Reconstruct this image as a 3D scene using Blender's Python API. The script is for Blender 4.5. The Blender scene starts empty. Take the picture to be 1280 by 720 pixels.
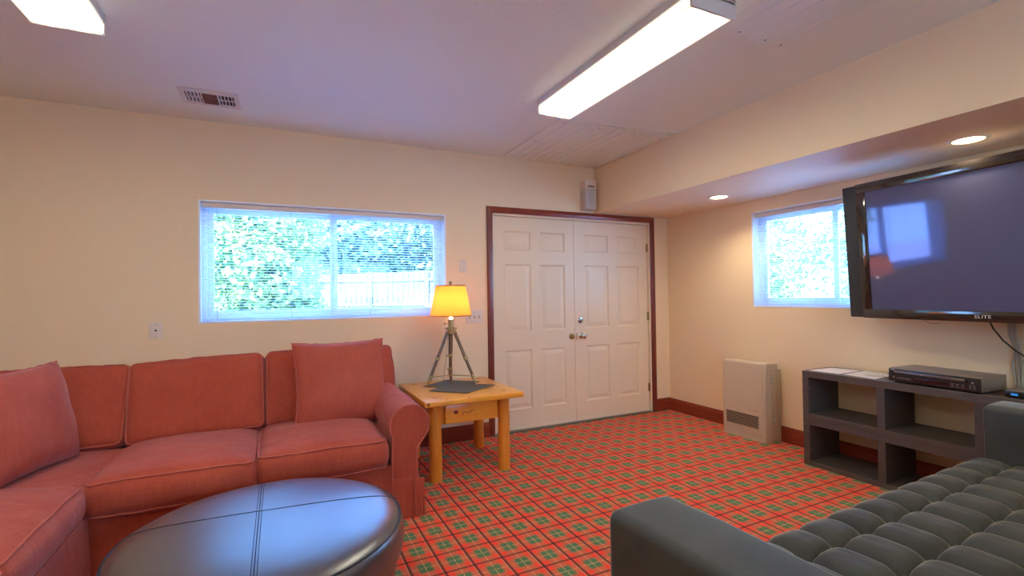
import bpy, bmesh, math, random
from mathutils import Vector, Matrix, noise
R = math.radians
PI = math.pi
SC = bpy.context.scene
COL = SC.collection
random.seed(7)

# ------------------------------------------------------------------ camera
H = 1.30
F_PX = 604.59
YAW, PIT, ROL = R(25.7476), R(0.846), R(-0.8067)
fw = Vector((math.sin(YAW)*math.cos(PIT), math.cos(YAW)*math.cos(PIT), math.sin(PIT)))
r0 = Vector((math.cos(YAW), -math.sin(YAW), 0)); u0 = r0.cross(fw)
c_, s_ = math.cos(ROL), math.sin(ROL)
rt = r0*c_ + u0*s_; up = u0*c_ - r0*s_
cd = bpy.data.cameras.new('camera'); cam = bpy.data.objects.new('camera', cd); COL.objects.link(cam)
cam.matrix_world = Matrix(((rt.x, up.x, -fw.x, 0), (rt.y, up.y, -fw.y, 0), (rt.z, up.z, -fw.z, H), (0, 0, 0, 1)))
cd.sensor_fit = 'HORIZONTAL'; cd.sensor_width = 36; cd.lens = 36*F_PX/1280; cd.clip_start = .02
SC.camera = cam

# ------------------------------------------------------------------ world, sun, exposure
SC.view_settings.view_transform = 'Standard'; SC.view_settings.look = 'None'
SC.view_settings.gamma = 1; SC.view_settings.use_curve_mapping = False
SC.view_settings.exposure = 1.08
SKY = 8.0
TUBE = 13.0
wd = bpy.data.worlds.new('sky'); SC.world = wd; wd.use_nodes = True
wn = wd.node_tree.nodes; wl = wd.node_tree.links; wn.clear()
wo = wn.new('ShaderNodeOutputWorld'); wb = wn.new('ShaderNodeBackground')
wt = wn.new('ShaderNodeTexCoord'); wsx = wn.new('ShaderNodeSeparateXYZ'); wr = wn.new('ShaderNodeValToRGB')
wl.new(wt.outputs['Generated'], wsx.inputs[0]); wl.new(wsx.outputs[2], wr.inputs[0])
wr.color_ramp.elements[0].position = 0.0; wr.color_ramp.elements[0].color = (.36, .64, 1, 1)
wr.color_ramp.elements[1].position = .6; wr.color_ramp.elements[1].color = (.14, .38, 1, 1)
wl.new(wr.outputs[0], wb.inputs[0]); wb.inputs[1].default_value = SKY; wl.new(wb.outputs[0], wo.inputs[0])
sd = bpy.data.lights.new('sun', 'SUN'); sd.energy = 24; sd.angle = R(.6); sd.color = (1, .97, .92)
so = bpy.data.objects.new('sun', sd); COL.objects.link(so)
so.rotation_euler = Vector((.50, .62, -.62)).to_track_quat('-Z', 'Y').to_euler()
SC.cycles.max_bounces = 10; SC.cycles.diffuse_bounces = 6; SC.cycles.transparent_max_bounces = 12
SC.cycles.sample_clamp_indirect = 6

D = 4.134      # back wall
X = 3.943      # right wall
XL = -2.45     # left wall
YR = -2.3      # wall behind the camera
CZ = 2.605     # ceiling
SX, SZ = 2.955, 2.14   # soffit face, soffit underside

# ------------------------------------------------------------------ material helpers
def lin(c):
    return tuple((v/255/12.92 if v/255 <= .04045 else ((v/255+.055)/1.055)**2.4) for v in c) + (1,)
class G:
    def __init__(s, name):
        s.m = bpy.data.materials.new(name); s.m.use_nodes = True
        s.t = s.m.node_tree; s.n = s.t.nodes; s.p = s.n['Principled BSDF']; s.out = s.n['Material Output']
        s._co = None
    def link(s, a, b): s.t.links.new(a, b)
    def put(s, sock, v):
        if isinstance(v, bpy.types.NodeSocket): s.link(v, sock)
        elif isinstance(v, tuple) and sock.type == 'RGBA' and len(v) == 3: sock.default_value = (*v, 1)
        else: sock.default_value = v
    def co(s, kind='Object'):
        if s._co is None: s._co = s.n.new('ShaderNodeTexCoord')
        return s._co.outputs[kind]
    def xyz(s, v):
        n = s.n.new('ShaderNodeSeparateXYZ'); s.link(v, n.inputs[0]); return n.outputs
    def map(s, scale=(1, 1, 1), rot=(0, 0, 0), v=None):
        n = s.n.new('ShaderNodeMapping'); s.link(v or s.co(), n.inputs[0])
        n.inputs['Scale'].default_value = scale; n.inputs['Rotation'].default_value = rot; return n.outputs[0]
    def math(s, op, a, b=0.0, c=None, clamp=False):
        n = s.n.new('ShaderNodeMath'); n.operation = op; n.use_clamp = clamp
        s.put(n.inputs[0], a); s.put(n.inputs[1], b)
        if c is not None: s.put(n.inputs[2], c)
        return n.outputs[0]
    def noise(s, scale, v=None, detail=3, rough=.5, dist=0):
        n = s.n.new('ShaderNodeTexNoise'); s.link(v or s.co(), n.inputs['Vector'])
        n.inputs['Scale'].default_value = scale; n.inputs['Detail'].default_value = detail
        n.inputs['Roughness'].default_value = rough; n.inputs['Distortion'].default_value = dist
        return n.outputs[0]
    def vor(s, scale, v=None, feature='F1'):
        n = s.n.new('ShaderNodeTexVoronoi'); n.feature = feature; s.link(v or s.co(), n.inputs['Vector'])
        n.inputs['Scale'].default_value = scale; return n.outputs[0]
    def wave(s, scale, v=None, dist=2, detail=2, dscale=1, kind='BANDS', d='X'):
        n = s.n.new('ShaderNodeTexWave'); s.link(v or s.co(), n.inputs['Vector']); n.wave_type = kind
        if kind == 'BANDS': n.bands_direction = d
        n.inputs['Scale'].default_value = scale; n.inputs['Distortion'].default_value = dist
        n.inputs['Detail'].default_value = detail; n.inputs['Detail Scale'].default_value = dscale
        return n.outputs[1]
    def ramp(s, f, stops):
        n = s.n.new('ShaderNodeValToRGB'); s.link(f, n.inputs[0]); e = n.color_ramp.elements
        while len(e) < len(stops): e.new(.5)
        for el, (p, c) in zip(e, stops): el.position = p; el.color = c if len(c) == 4 else (*c, 1)
        return n.outputs[0]
    def mix(s, f, a, b, mode='MIX'):
        n = s.n.new('ShaderNodeMix'); n.data_type = 'RGBA'; n.blend_type = mode
        s.put(n.inputs[0], f); s.put(n.inputs[6], a); s.put(n.inputs[7], b); return n.outputs[2]
    def bump(s, h, strength=.3, dist=.01):
        n = s.n.new('ShaderNodeBump'); s.link(h, n.inputs['Height'])
        n.inputs['Strength'].default_value = strength; n.inputs['Distance'].default_value = dist
        s.link(n.outputs[0], s.p.inputs['Normal']); return n.outputs[0]
    def set(s, **k):
        names = dict(color='Base Color', rough='Roughness', metal='Metallic', spec='Specular IOR Level', sheen='Sheen Weight',
                     srough='Sheen Roughness', stint='Sheen Tint', coat='Coat Weight', crough='Coat Roughness',
                     emit='Emission Color', estr='Emission Strength', trans='Transmission Weight', ior='IOR')
        for a, v in k.items(): s.put(s.p.inputs[names[a]], v)
        return s
M = {}
def plain(name, rgb, rough=.5, metal=0, spec=.5, var=.06, vs=8, bump=0, bs=60, **k):
    g = G(name); c = lin(rgb)
    d = tuple(v*(1-var*2) for v in c[:3]) + (1,)
    g.set(color=g.ramp(g.noise(vs), [(.3, d), (.7, c)]), rough=rough, metal=metal, spec=spec, **k)
    if bump: g.bump(g.noise(bs, detail=4), bump, .004)
    M[name] = g.m; return g.m
# ---- walls
plain('wall_paint', (239, 216, 179), .55, var=.012, vs=1.2, bump=.12, bs=90, spec=.35)
plain('ceiling_paint', (232, 238, 226), .6, var=.012, vs=1.5, bump=.35, bs=70, spec=.3)
plain('board_paint', (230, 235, 224), .45, var=.02, vs=3, bump=.05)
plain('door_paint', (236, 217, 186), .38, var=.012, vs=2)
plain('white_vinyl', (236, 242, 248), .35, var=.01)
plain('plate_plastic', (226, 214, 200), .35, var=.01)
g = G('slat_white')
tl = g.n.new('ShaderNodeBsdfTranslucent'); tl.inputs[0].default_value = lin((226, 236, 250)); mx = g.n.new('ShaderNodeMixShader'); mx.inputs[0].default_value = .55
g.set(color=lin((226, 234, 246)), rough=.4); g.link(g.p.outputs[0], mx.inputs[1]); g.link(tl.outputs[0], mx.inputs[2]); g.link(mx.outputs[0], g.out.inputs[0]); M['slat_white'] = g.m
plain('fixture_white', (214, 208, 200), .35, var=.02)
plain('dark_gap', (26, 24, 22), .8)
plain('metal_grey', (150, 150, 150), .3, metal=1)
plain('chrome', (214, 214, 214), .14, metal=1)
plain('brass', (176, 146, 92), .28, metal=1)
plain('aged_brass', (196, 172, 120), .35, metal=1)
plain('black_plastic', (30, 30, 32), .3)
plain('black_matte', (58, 62, 62), .6, bump=.05)
plain('black_gloss', (44, 40, 38), .07, spec=1.0)
plain('speaker_grille', (206, 200, 198), .7, bump=.4, bs=400)
plain('heater_enamel', (206, 186, 158), .42, var=.02)
plain('heater_side', (196, 176, 146), .45, var=.02)
plain('sticker', (222, 214, 200), .6, var=.1, vs=80)
plain('print_grey', (150, 120, 100), .6)
plain('paper', (236, 228, 216), .7, var=.03, vs=20)
plain('cord_grey', (176, 168, 150), .5)
plain('player_top', (148, 136, 118), .4, metal=.3)
plain('player_front', (44, 40, 42), .3)
plain('display_red', (46, 16, 22), .08)
plain('letter_silver', (220, 214, 200), .35)
plain('concrete', (190, 196, 206), .85, var=.08, vs=3, bump=.3)
plain('red_wire', (170, 50, 50), .4)
plain('slate_mat', (104, 98, 88), .8, bump=.4, bs=220, var=.1, vs=40)
plain('bark', (70, 56, 44), .9, bump=.5, bs=20)
def wood(name, c1, c2, knot=None, rough=.35, axis=0, scale=9, coat=.3):
    g = G(name)
    sc = [6, 6, 6]; sc[axis] = .7
    v = g.map(tuple(sc))
    w = g.noise(scale*.35, v, 6, .65, 1.2)
    col = g.ramp(w, [(.25, lin(c2)), (.5, lin(c1)), (.62, lin(tuple((a+b)/2 for a, b in zip(c1, c2)))), (.8, lin(c1))])
    if knot:
        k = g.noise(4.2, g.map((1.7, 1.7, 1.7)), 1)
        col = g.mix(g.ramp(k, [(.66, (0, 0, 0)), (.72, (1, 1, 1))]), col, lin(knot))
    g.set(color=col, rough=rough, coat=coat, crough=.2); g.bump(w, .08, .003); M[name] = g.m; return g.m
wood('mahogany', (146, 60, 36), (104, 38, 26), rough=.3, axis=0)
wood('mahogany_side', (146, 60, 36), (104, 38, 26), rough=.3, axis=1)
wood('mahogany_upright', (120, 50, 36), (88, 34, 26), rough=.3, axis=2)
wood('pine', (242, 168, 62), (226, 140, 44), None, rough=.28, axis=0)
wood('pine_log', (230, 152, 52), (204, 116, 32), None, rough=.4, axis=2)
wood('pine_drawer', (246, 170, 62), (232, 146, 48), None, rough=.3, axis=0)
plain('pine_knot', (120, 52, 24), .4)
wood('blackbrown', (88, 79, 74), (72, 64, 60), None, rough=.5, axis=1, coat=0)
wood('lamp_wood', (126, 100, 76), (84, 64, 50), None, rough=.3, axis=2)
wood('fence_wood', (74, 86, 112), (62, 74, 98), None, rough=.85, axis=2, coat=0)
# ---- red upholstery
def cloth(name, rgb, rgb2, sheen, stint, weave=700, wr=.55):
    g = G(name)
    n = g.noise(3.5, detail=5, rough=.6)
    st = g.noise(60, g.map((1, 1, .12)), 2)
    col = g.ramp(g.math('ADD', g.math('MULTIPLY', n, .7), g.math('MULTIPLY', st, .3)), [(.35, lin(rgb2)), (.65, lin(rgb))])
    wv = g.noise(weave, detail=1)
    fold = g.noise(9, g.map((1, 1, 1)), 3, .55, .8)
    g.set(color=col, rough=.85, sheen=sheen, srough=.35, stint=stint, spec=.2)
    gath = g.noise(20, g.map((1, 1, .22)), 3, .6, .4)
    g.bump(g.math('ADD', g.math('MULTIPLY', wv, .18), g.math('ADD', fold, g.math('MULTIPLY', gath, .45))), wr, .02)
    M[name] = g.m
cloth('red_linen', (190, 90, 68), (172, 75, 56), .3, (.95, .75, .85, 1))
cloth('red_piping', (200, 106, 88), (182, 90, 74), .3, (1, .7, .7, 1), wr=.1)
cloth('red_pillow', (186, 94, 76), (172, 80, 64), .35, (.95, .75, .85, 1), wr=.2)
g = G('grey_velvet')
n1 = g.noise(500, detail=2); n2 = g.noise(5, detail=3)
g.set(color=g.ramp(g.math('ADD', g.math('MULTIPLY', n1, .6), g.math('MULTIPLY', n2, .4)), [(.35, lin((48, 51, 49))), (.7, lin((80, 83, 78)))]),
      rough=.62, sheen=1.0, srough=.28, stint=lin((226, 222, 206)), spec=.3)
g.bump(n1, .25, .002); M['grey_velvet'] = g.m
# ---- leather of the ottoman
g = G('black_leather')
vv = g.vor(170, feature='DISTANCE_TO_EDGE')
cr = g.noise(9, g.map((1, 1, 1)), 4, .6, .3)
g.set(color=g.ramp(g.noise(6, detail=5), [(.35, lin((34, 34, 38))), (.7, lin((52, 52, 58)))]),
      rough=g.math('MULTIPLY_ADD', cr, .10, .29), spec=1.0, ior=1.75, coat=.6, crough=.30)
M['black_leather'] = g.m
plain('leather_seam', (24, 26, 32), .6)
# ---- tartan carpet
g = G('tartan_carpet')
o = g.xyz(g.co())
wob = g.math('MULTIPLY', g.math('SUBTRACT', g.noise(60, detail=1), .5), .0035)
u = g.math('FRACT', g.math('DIVIDE', g.math('ADD', g.math('SUBTRACT', o[0], 1.284-14.65*1), wob), .1465))
v = g.math('FRACT', g.math('DIVIDE', g.math('ADD', g.math('SUBTRACT', o[1], 2.541-16.6), wob), .166))
def dist(a): # distance from the dark line, 0 .. .5
    return g.math('SUBTRACT', .5, g.math('ABSOLUTE', g.math('SUBTRACT', a, .5)))
a, b = dist(u), dist(v)
fz = g.math('MULTIPLY', g.math('SUBTRACT', g.noise(420, detail=2), .5), .16)
def band(x, lo, soft):
    return g.math('DIVIDE', g.math('SUBTRACT', g.math('ADD', x, fz), lo), soft, clamp=True)
ba, bb = band(a, .235, .06), band(b, .235, .06)
red, olive, green = lin((226, 44, 28)), lin((156, 82, 48)), lin((62, 104, 66))
sp = g.noise(300, detail=2)
red = g.ramp(sp, [(.35, lin((234, 56, 38))), (.65, lin((252, 90, 62)))])
olive = g.ramp(sp, [(.42, lin((232, 88, 58))), (.66, lin((160, 124, 84)))])
green = g.ramp(sp, [(.35, lin((56, 108, 74))), (.65, lin((104, 136, 92)))])
c = g.mix(g.math('MAXIMUM', ba, bb), red, olive)
c = g.mix(g.math('MULTIPLY', ba, bb), c, green)
def lt(x, w): return g.math('LESS_THAN', x, w)
dash = g.math('GREATER_THAN', g.noise(90, detail=1), .40)
for aa in (a, b):
    c = g.mix(g.math('MULTIPLY', g.math('GREATER_THAN', aa, .486), g.math('MULTIPLY', dash, .75)), c, lin((216, 176, 128)))
# pale thread beside each dark line, on one side
pale = g.math('MULTIPLY', g.math('GREATER_THAN', u, .925), lt(u, .952))
pale2 = g.math('MULTIPLY', g.math('GREATER_THAN', v, .045), lt(v, .062))
c = g.mix(g.math('MULTIPLY', pale, .65), c, lin((226, 168, 128)))
c = g.mix(g.math('MULTIPLY', pale2, .4), c, lin((226, 150, 110)))
c = g.mix(g.math('MULTIPLY', lt(a, .048), .78), c, lin((52, 34, 40)))
c = g.mix(g.math('MULTIPLY', lt(b, .040), .74), c, lin((58, 32, 36)))
g.set(color=c, rough=.95, spec=.1, sheen=.1)
g.bump(g.noise(260, detail=2), .5, .004); M['tartan_carpet'] = g.m
# ---- glass
g = G('window_glass')
tr = g.n.new('ShaderNodeBsdfTransparent'); gl = g.n.new('ShaderNodeBsdfGlossy'); gl.inputs['Roughness'].default_value = .02
lw = g.n.new('ShaderNodeLayerWeight'); lw.inputs[0].default_value = .5; fr = g.math('MULTIPLY_ADD', g.math('POWER', lw.outputs['Facing'], 5.0), .95, .04); mx = g.n.new('ShaderNodeMixShader')
tr.inputs[0].default_value = (.93, .97, 1, 1)
g.link(fr, mx.inputs[0]); g.link(tr.outputs[0], mx.inputs[1]); g.link(gl.outputs[0], mx.inputs[2]); g.link(mx.outputs[0], g.out.inputs[0])
M['window_glass'] = g.m
# ---- foliage
for nm, c1, c2 in (('leaf_light', (152, 184, 118), (100, 146, 92)), ('leaf_dark', (122, 160, 146), (84, 124, 120))):
    g = G(nm); cc = g.ramp(g.noise(7, detail=2), [(.35, lin(c2)), (.65, lin(c1))]); g.set(color=cc, rough=.5)
    tl = g.n.new('ShaderNodeBsdfTranslucent'); g.link(cc, tl.inputs[0]); mx = g.n.new('ShaderNodeMixShader'); mx.inputs[0].default_value = .35
    g.link(g.p.outputs[0], mx.inputs[1]); g.link(tl.outputs[0], mx.inputs[2]); g.link(mx.outputs[0], g.out.inputs[0]); M[nm] = g.m
# ---- lamps
def emit(name, rgb, strength, profile=None):
    g = G(name); g.set(color=lin(rgb), emit=lin(rgb), estr=strength, rough=.4)
    M[name] = g.m; return g
g = emit('lens_glow', (252, 246, 222), 1)
# two tubes inside the lens: brighter above each tube, fading to the lens edges and ends
o = g.xyz(g.co())
def tube(x0): return g.math('POWER', 2.7183, g.math('MULTIPLY', g.math('POWER', g.math('DIVIDE', g.math('SUBTRACT', o[0], x0), .026), 2.0), -1.0))
endf = g.math('DIVIDE', g.math('SUBTRACT', .66, g.math('ABSOLUTE', o[1])), .07, clamp=True)
prof = g.math('ADD', g.math('MULTIPLY', g.math('MULTIPLY', g.math('ADD', tube(-.055), tube(.055)), endf), TUBE*1.6), .5)
g.link(prof, g.p.inputs['Emission Strength'])
emit('bulb_glow', (255, 220, 170), 9)
emit('display_blue', (40, 130, 215), .35)
g = G('lamp_shade')
df = g.n.new('ShaderNodeBsdfDiffuse'); tl = g.n.new('ShaderNodeBsdfTranslucent'); mx = g.n.new('ShaderNodeMixShader')
cc = g.ramp(g.noise(260, g.map((1, 1, 1)), 2), [(.3, lin((236, 160, 84))), (.7, lin((246, 172, 94)))])
g.link(cc, df.inputs[0]); g.link(cc, tl.inputs[0]); mx.inputs[0].default_value = .6
g.link(df.outputs[0], mx.inputs[1]); g.link(tl.outputs[0], mx.inputs[2]); g.link(mx.outputs[0], g.out.inputs[0]); M['lamp_shade'] = g.m
plain('shade_trim', (150, 110, 66), .6)
g = G('tv_screen'); g.set(color=lin((92, 96, 128)), rough=.05, spec=.9, coat=.25, crough=.03)
g.p.inputs['Specular Tint'].default_value = (.42, .48, 1, 1); M['tv_screen'] = g.m

# ------------------------------------------------------------------ mesh helpers
def box(bm, x0, x1, y0, y1, z0, z1, bev=0, seg=2):
    t = bmesh.new(); bmesh.ops.create_cube(t, size=1)
    for v in t.verts: v.co = Vector(((x0+x1)/2+v.co.x*(x1-x0), (y0+y1)/2+v.co.y*(y1-y0), (z0+z1)/2+v.co.z*(z1-z0)))
    if bev: bmesh.ops.bevel(t, geom=t.edges[:], offset=bev, segments=seg, profile=.5, affect='EDGES')
    merge(bm, t); return bm
def merge(bm, t, mat=None):
    if mat is not None: t.transform(mat)
    me = bpy.data.meshes.new('tmp'); t.to_mesh(me); t.free(); bm.from_mesh(me); bpy.data.meshes.remove(me)
def B(*a, **k): return box(bmesh.new(), *a, **k)
def cyl(bm, p, q, r, r2=None, n=20, cap=True):
    p, q = Vector(p), Vector(q); t = bmesh.new()
    bmesh.ops.create_cone(t, cap_ends=cap, segments=n, radius1=r, radius2=r if r2 is None else r2, depth=(q-p).length)
    merge(bm, t, Matrix.Translation((p+q)/2) @ (q-p).to_track_quat('Z', 'Y').to_matrix().to_4x4()); return bm
def sph(bm, c, r, sc=(1, 1, 1), n=16):
    t = bmesh.new(); bmesh.ops.create_uvsphere(t, u_segments=n, v_segments=n//2+2, radius=r)
    merge(bm, t, Matrix.Translation(c) @ Matrix.Diagonal((*sc, 1))); return bm
def lathe(bm, c, prof, n=32, sx=1, sy=1):
    rows = []
    for r, z in prof:
        rows.append([bm.verts.new((c[0]+r*math.cos(2*PI*k/n)*sx, c[1]+r*math.sin(2*PI*k/n)*sy, c[2]+z)) for k in range(n)])
    for a, b in zip(rows, rows[1:]):
        for k in range(n): bm.faces.new((a[k], a[(k+1) % n], b[(k+1) % n], b[k]))
    if prof[0][0] > 1e-4: bm.faces.new(rows[0][::-1])
    if prof[-1][0] > 1e-4: bm.faces.new(rows[-1])
    bmesh.ops.remove_doubles(bm, verts=bm.verts, dist=1e-5)
    return bm
def tube_(bm, pts, r, n=8, closed=False):
    pts = [Vector(p) for p in pts]; N = len(pts); rings = []
    nrm = None
    for i, p in enumerate(pts):
        if closed: t = pts[(i+1) % N]-pts[i-1]
        else: t = pts[min(i+1, N-1)]-pts[max(i-1, 0)]
        t.normalize()
        if nrm is None:
            nrm = t.orthogonal().normalized()
        nrm = (nrm - t*nrm.dot(t)).normalized(); bi = t.cross(nrm)
        rings.append([bm.verts.new(p+nrm*r*math.cos(2*PI*k/n)+bi*r*math.sin(2*PI*k/n)) for k in range(n)])
    rng = range(N) if closed else range(N-1)
    for i in rng:
        a, b = rings[i], rings[(i+1) % N]
        off = 0
        if closed and i == N-1:
            off = min(range(n), key=lambda q: (a[0].co-b[q].co).length)
        for k in range(n): bm.faces.new((a[k], a[(k+1) % n], b[(k+1+off) % n], b[(k+off) % n]))
    if not closed: bm.faces.new(rings[0][::-1]); bm.faces.new(rings[-1])
    return bm
def prism(bm, pts, axis, a, b):   # outline in the two other axes, extruded along axis from a to b
    def P(p, w):
        q = list(p); q.insert(axis, w); return q
    A = [bm.verts.new(P(p, a)) for p in pts]; C = [bm.verts.new(P(p, b)) for p in pts]; n = len(pts)
    for k in range(n): bm.faces.new((A[k], A[(k+1) % n], C[(k+1) % n], C[k]))
    bm.faces.new(A[::-1]); bm.faces.new(C); return bm
MW = {}
def mw(o): return MW.get(o.name, Matrix())
def obj(name, bm, mat, parent=None, kind=None, label=None, local=False, smooth=True, origin=None, me=None):
    """links ONE mesh object; geometry given in world coordinates unless local"""
    if me is None:
        base = mw(parent) if parent else Matrix()
        org = Matrix.Translation(origin) if origin is not None else base
        if not local: bm.transform(org.inverted())
        bmesh.ops.recalc_face_normals(bm, faces=bm.faces)
        me = bpy.data.meshes.new(name); bm.to_mesh(me); bm.free()
        me.materials.append(M[mat])
        if smooth:
            for p in me.polygons: p.use_smooth = True
            try: me.set_sharp_from_angle(angle=R(38))
            except Exception: pass
    o = bpy.data.objects.new(name, me); COL.objects.link(o)
    if parent:
        o.parent = parent; MW[o.name] = mw(parent).copy()
    elif origin is not None:
        o.location = origin; MW[o.name] = Matrix.Translation(origin)
    if kind: o['kind'] = kind
    if label: o['label'] = label
    return o
def thing(name, label, cat, loc=(0, 0, 0), rz=0, group=None):
    o = bpy.data.objects.new(name, None); COL.objects.link(o); o.empty_display_size = .1
    o.location = loc; o.rotation_euler = (0, 0, rz); MW[o.name] = Matrix.Translation(loc) @ Matrix.Rotation(rz, 4, 'Z')
    o['label'] = label; o['category'] = cat
    if group: o['group'] = group
    return o
def struct_root(name, loc=(0, 0, 0)):
    o = bpy.data.objects.new(name, None); COL.objects.link(o); o.location = loc; o['kind'] = 'structure'
    MW[o.name] = Matrix.Translation(loc); return o
def single(name, bm, mat, label, cat, group=None, origin=None, **k):
    if origin is None:
        xs = [v.co for v in bm.verts]
        origin = (sum(v.x for v in xs)/len(xs), sum(v.y for v in xs)/len(xs), min(v.z for v in xs))
    o = obj(name, bm, mat, origin=origin, **k); o['label'] = label; o['category'] = cat
    if group: o['group'] = group
    return o
def clone(root, loc, label):
    c = root.copy(); COL.objects.link(c); c.location = loc; c['label'] = label
    for ch in list(root.children):
        k = ch.copy(); COL.objects.link(k); k.parent = c
        for gch in ch.children:
            q = gch.copy(); COL.objects.link(q); q.parent = k
    return c
def text_bm(s, size, depth=.0006, shear=0):
    cu = bpy.data.curves.new('txt', 'FONT'); cu.body = s; cu.size = size; cu.extrude = depth
    cu.align_x = 'CENTER'; cu.align_y = 'CENTER'; cu.resolution_u = 2
    o = bpy.data.objects.new('txt', cu); COL.objects.link(o); dg = bpy.context.evaluated_depsgraph_get()
    me = bpy.data.meshes.new_from_object(o.evaluated_get(dg)); bm = bmesh.new(); bm.from_mesh(me)
    bpy.data.objects.remove(o); bpy.data.meshes.remove(me); bpy.data.curves.remove(cu); return bm

# ------------------------------------------------------------------ room shell
T = .16
obj('floor', B(XL-T, X+T, YR-T, D+T, -.12, 0), 'tartan_carpet', kind='structure')
obj('ceiling', B(XL-T, X+T, YR-T, D+T, CZ, CZ+.2), 'ceiling_paint', kind='structure')
# window 1: x -.523 .. 1.345, z 1.125 .. 2.03 ; door 1: x 1.80 .. 3.685, z 0 .. 2.075 ; window 2: y 2.03 .. 3.055, z 1.16 .. 2.03
W1 = (-.523, 1.345, 1.125, 2.028); DO = (1.795, 3.688, 0, 2.072); W2 = (1.75, 3.055, 1.16, 2.03)
bm = bmesh.new()
box(bm, XL-T, W1[0], D, D+T, 0, CZ); box(bm, W1[0], W1[1], D, D+T, 0, W1[2]); box(bm, W1[0], W1[1], D, D+T, W1[3], CZ)
box(bm, W1[1], DO[0], D, D+T, 0, CZ); box(bm, DO[0], DO[1], D, D+T, DO[3], CZ); box(bm, DO[1], X+T, D, D+T, 0, CZ)
obj('wall_back', bm, 'wall_paint', kind='structure')
bm = bmesh.new()
box(bm, X, X+T, YR-T, W2[0], 0, CZ); box(bm, X, X+T, W2[0], W2[1], 0, W2[2]); box(bm, X, X+T, W2[0], W2[1], W2[3], CZ); box(bm, X, X+T, W2[1], D, 0, CZ)
obj('wall_right', bm, 'wall_paint', kind='structure')
obj('wall_left', B(XL-T, XL, YR-T, D, 0, CZ), 'wall_paint', kind='structure')
bm = bmesh.new(); W3 = (.2, 2.2, 1.25, 2.1)
box(bm, XL, W3[0], YR-T, YR, 0, CZ); box(bm, W3[1], X, YR-T, YR, 0, CZ); box(bm, W3[0], W3[1], YR-T, YR, 0, W3[2]); box(bm, W3[0], W3[1], YR-T, YR, W3[3], CZ)
obj('wall_rear', bm, 'wall_paint', kind='structure')
bm = bmesh.new()
for a, b, c, d in ((W3[0], W3[0]+.05, W3[2], W3[3]), (W3[1]-.05, W3[1], W3[2], W3[3]), (W3[0]+.05, W3[1]-.05, W3[2], W3[2]+.05), (W3[0]+.05, W3[1]-.05, W3[3]-.05, W3[3]), (1.17, 1.23, W3[2]+.05, W3[3]-.05)):
    box(bm, a, b, YR-.12, YR-.05, c, d)
w3 = obj('window_3', bm, 'white_vinyl', kind='structure')
obj('pane', B(W3[0]+.05, W3[1]-.05, YR-.09, YR-.085, W3[2]+.05, W3[3]-.05), 'window_glass', w3)
obj('added_sun_screen', B(XL-T, X+T, YR-T-1.9, YR-T, CZ-.2, CZ), 'ceiling_paint', kind='structure')  # unseen overhang added to keep direct sun out of the rear window
obj('ceiling_soffit', B(SX, X, YR, D, SZ, CZ), 'wall_paint', kind='structure')
# baseboards: moulded profile
def base_prof(h=.135):
    return [(0, 0), (.017, 0), (.017, h-.035), (.012, h-.03), (.014, h-.018), (.006, h-.006), (.006, h), (0, h)]
bm = bmesh.new()
for x0, x1 in ((XL+.02, 1.742), (3.746, X)):
    prism(bm, [(D-p, z) for p, z in base_prof()], 0, x0, x1)
obj('baseboard_back', bm, 'mahogany', kind='structure', smooth=False)
bb_root = struct_root('baseboard_right', (X, 0, 0))
for y0, y1 in ((3.875, D-.018), (2.2, 3.872), (.4, 2.197), (YR+.02, .397)):
    obj('board', prism(bmesh.new(), [(X-p, z) for p, z in base_prof(.13)], 1, y0, y1),
        'mahogany_side', bb_root, smooth=False)
obj('baseboard_left', prism(bmesh.new(), [(XL+p, z) for p, z in base_prof()], 1, YR+.02, D-.02), 'mahogany_side', kind='structure', smooth=False)
# door casing (mahogany), three mitred pieces with a rounded face
tr = struct_root('trim_1', (1.74, D, 0))
cx0, cx1, cw, ct = 1.738, 3.744, .058, 2.131
def casing_piece(pts4):   # four corners (x,z) in the wall plane; outer pair first
    bm = bmesh.new(); (a, b, c, d) = [Vector((p[0], 0, p[1])) for p in pts4]
    prof = [(0, 0), (0, .012), (.18, .02), (.5, .023), (.85, .013), (1, .011), (1, 0)]
    r1 = [bm.verts.new((a.lerp(d, t)) + Vector((0, D-h, 0))) for t, h in prof]
    r2 = [bm.verts.new((b.lerp(c, t)) + Vector((0, D-h, 0))) for t, h in prof]
    for k in range(len(prof)-1): bm.faces.new((r1[k], r1[k+1], r2[k+1], r2[k]))
    bm.faces.new(r1); bm.faces.new(r2[::-1]); return bm
obj('side_casing', casing_piece([(cx0, 0), (cx0, ct), (cx0+cw, ct-cw), (cx0+cw, 0)]), 'mahogany_upright', tr)
obj('head_casing', casing_piece([(cx0, ct), (cx1, ct), (cx1-cw, ct-cw), (cx0+cw, ct-cw)]), 'mahogany', tr)
obj('side_casing', casing_piece([(cx1, 0), (cx1, ct), (cx1-cw, ct-cw), (cx1-cw, 0)]), 'mahogany_upright', tr)
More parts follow.
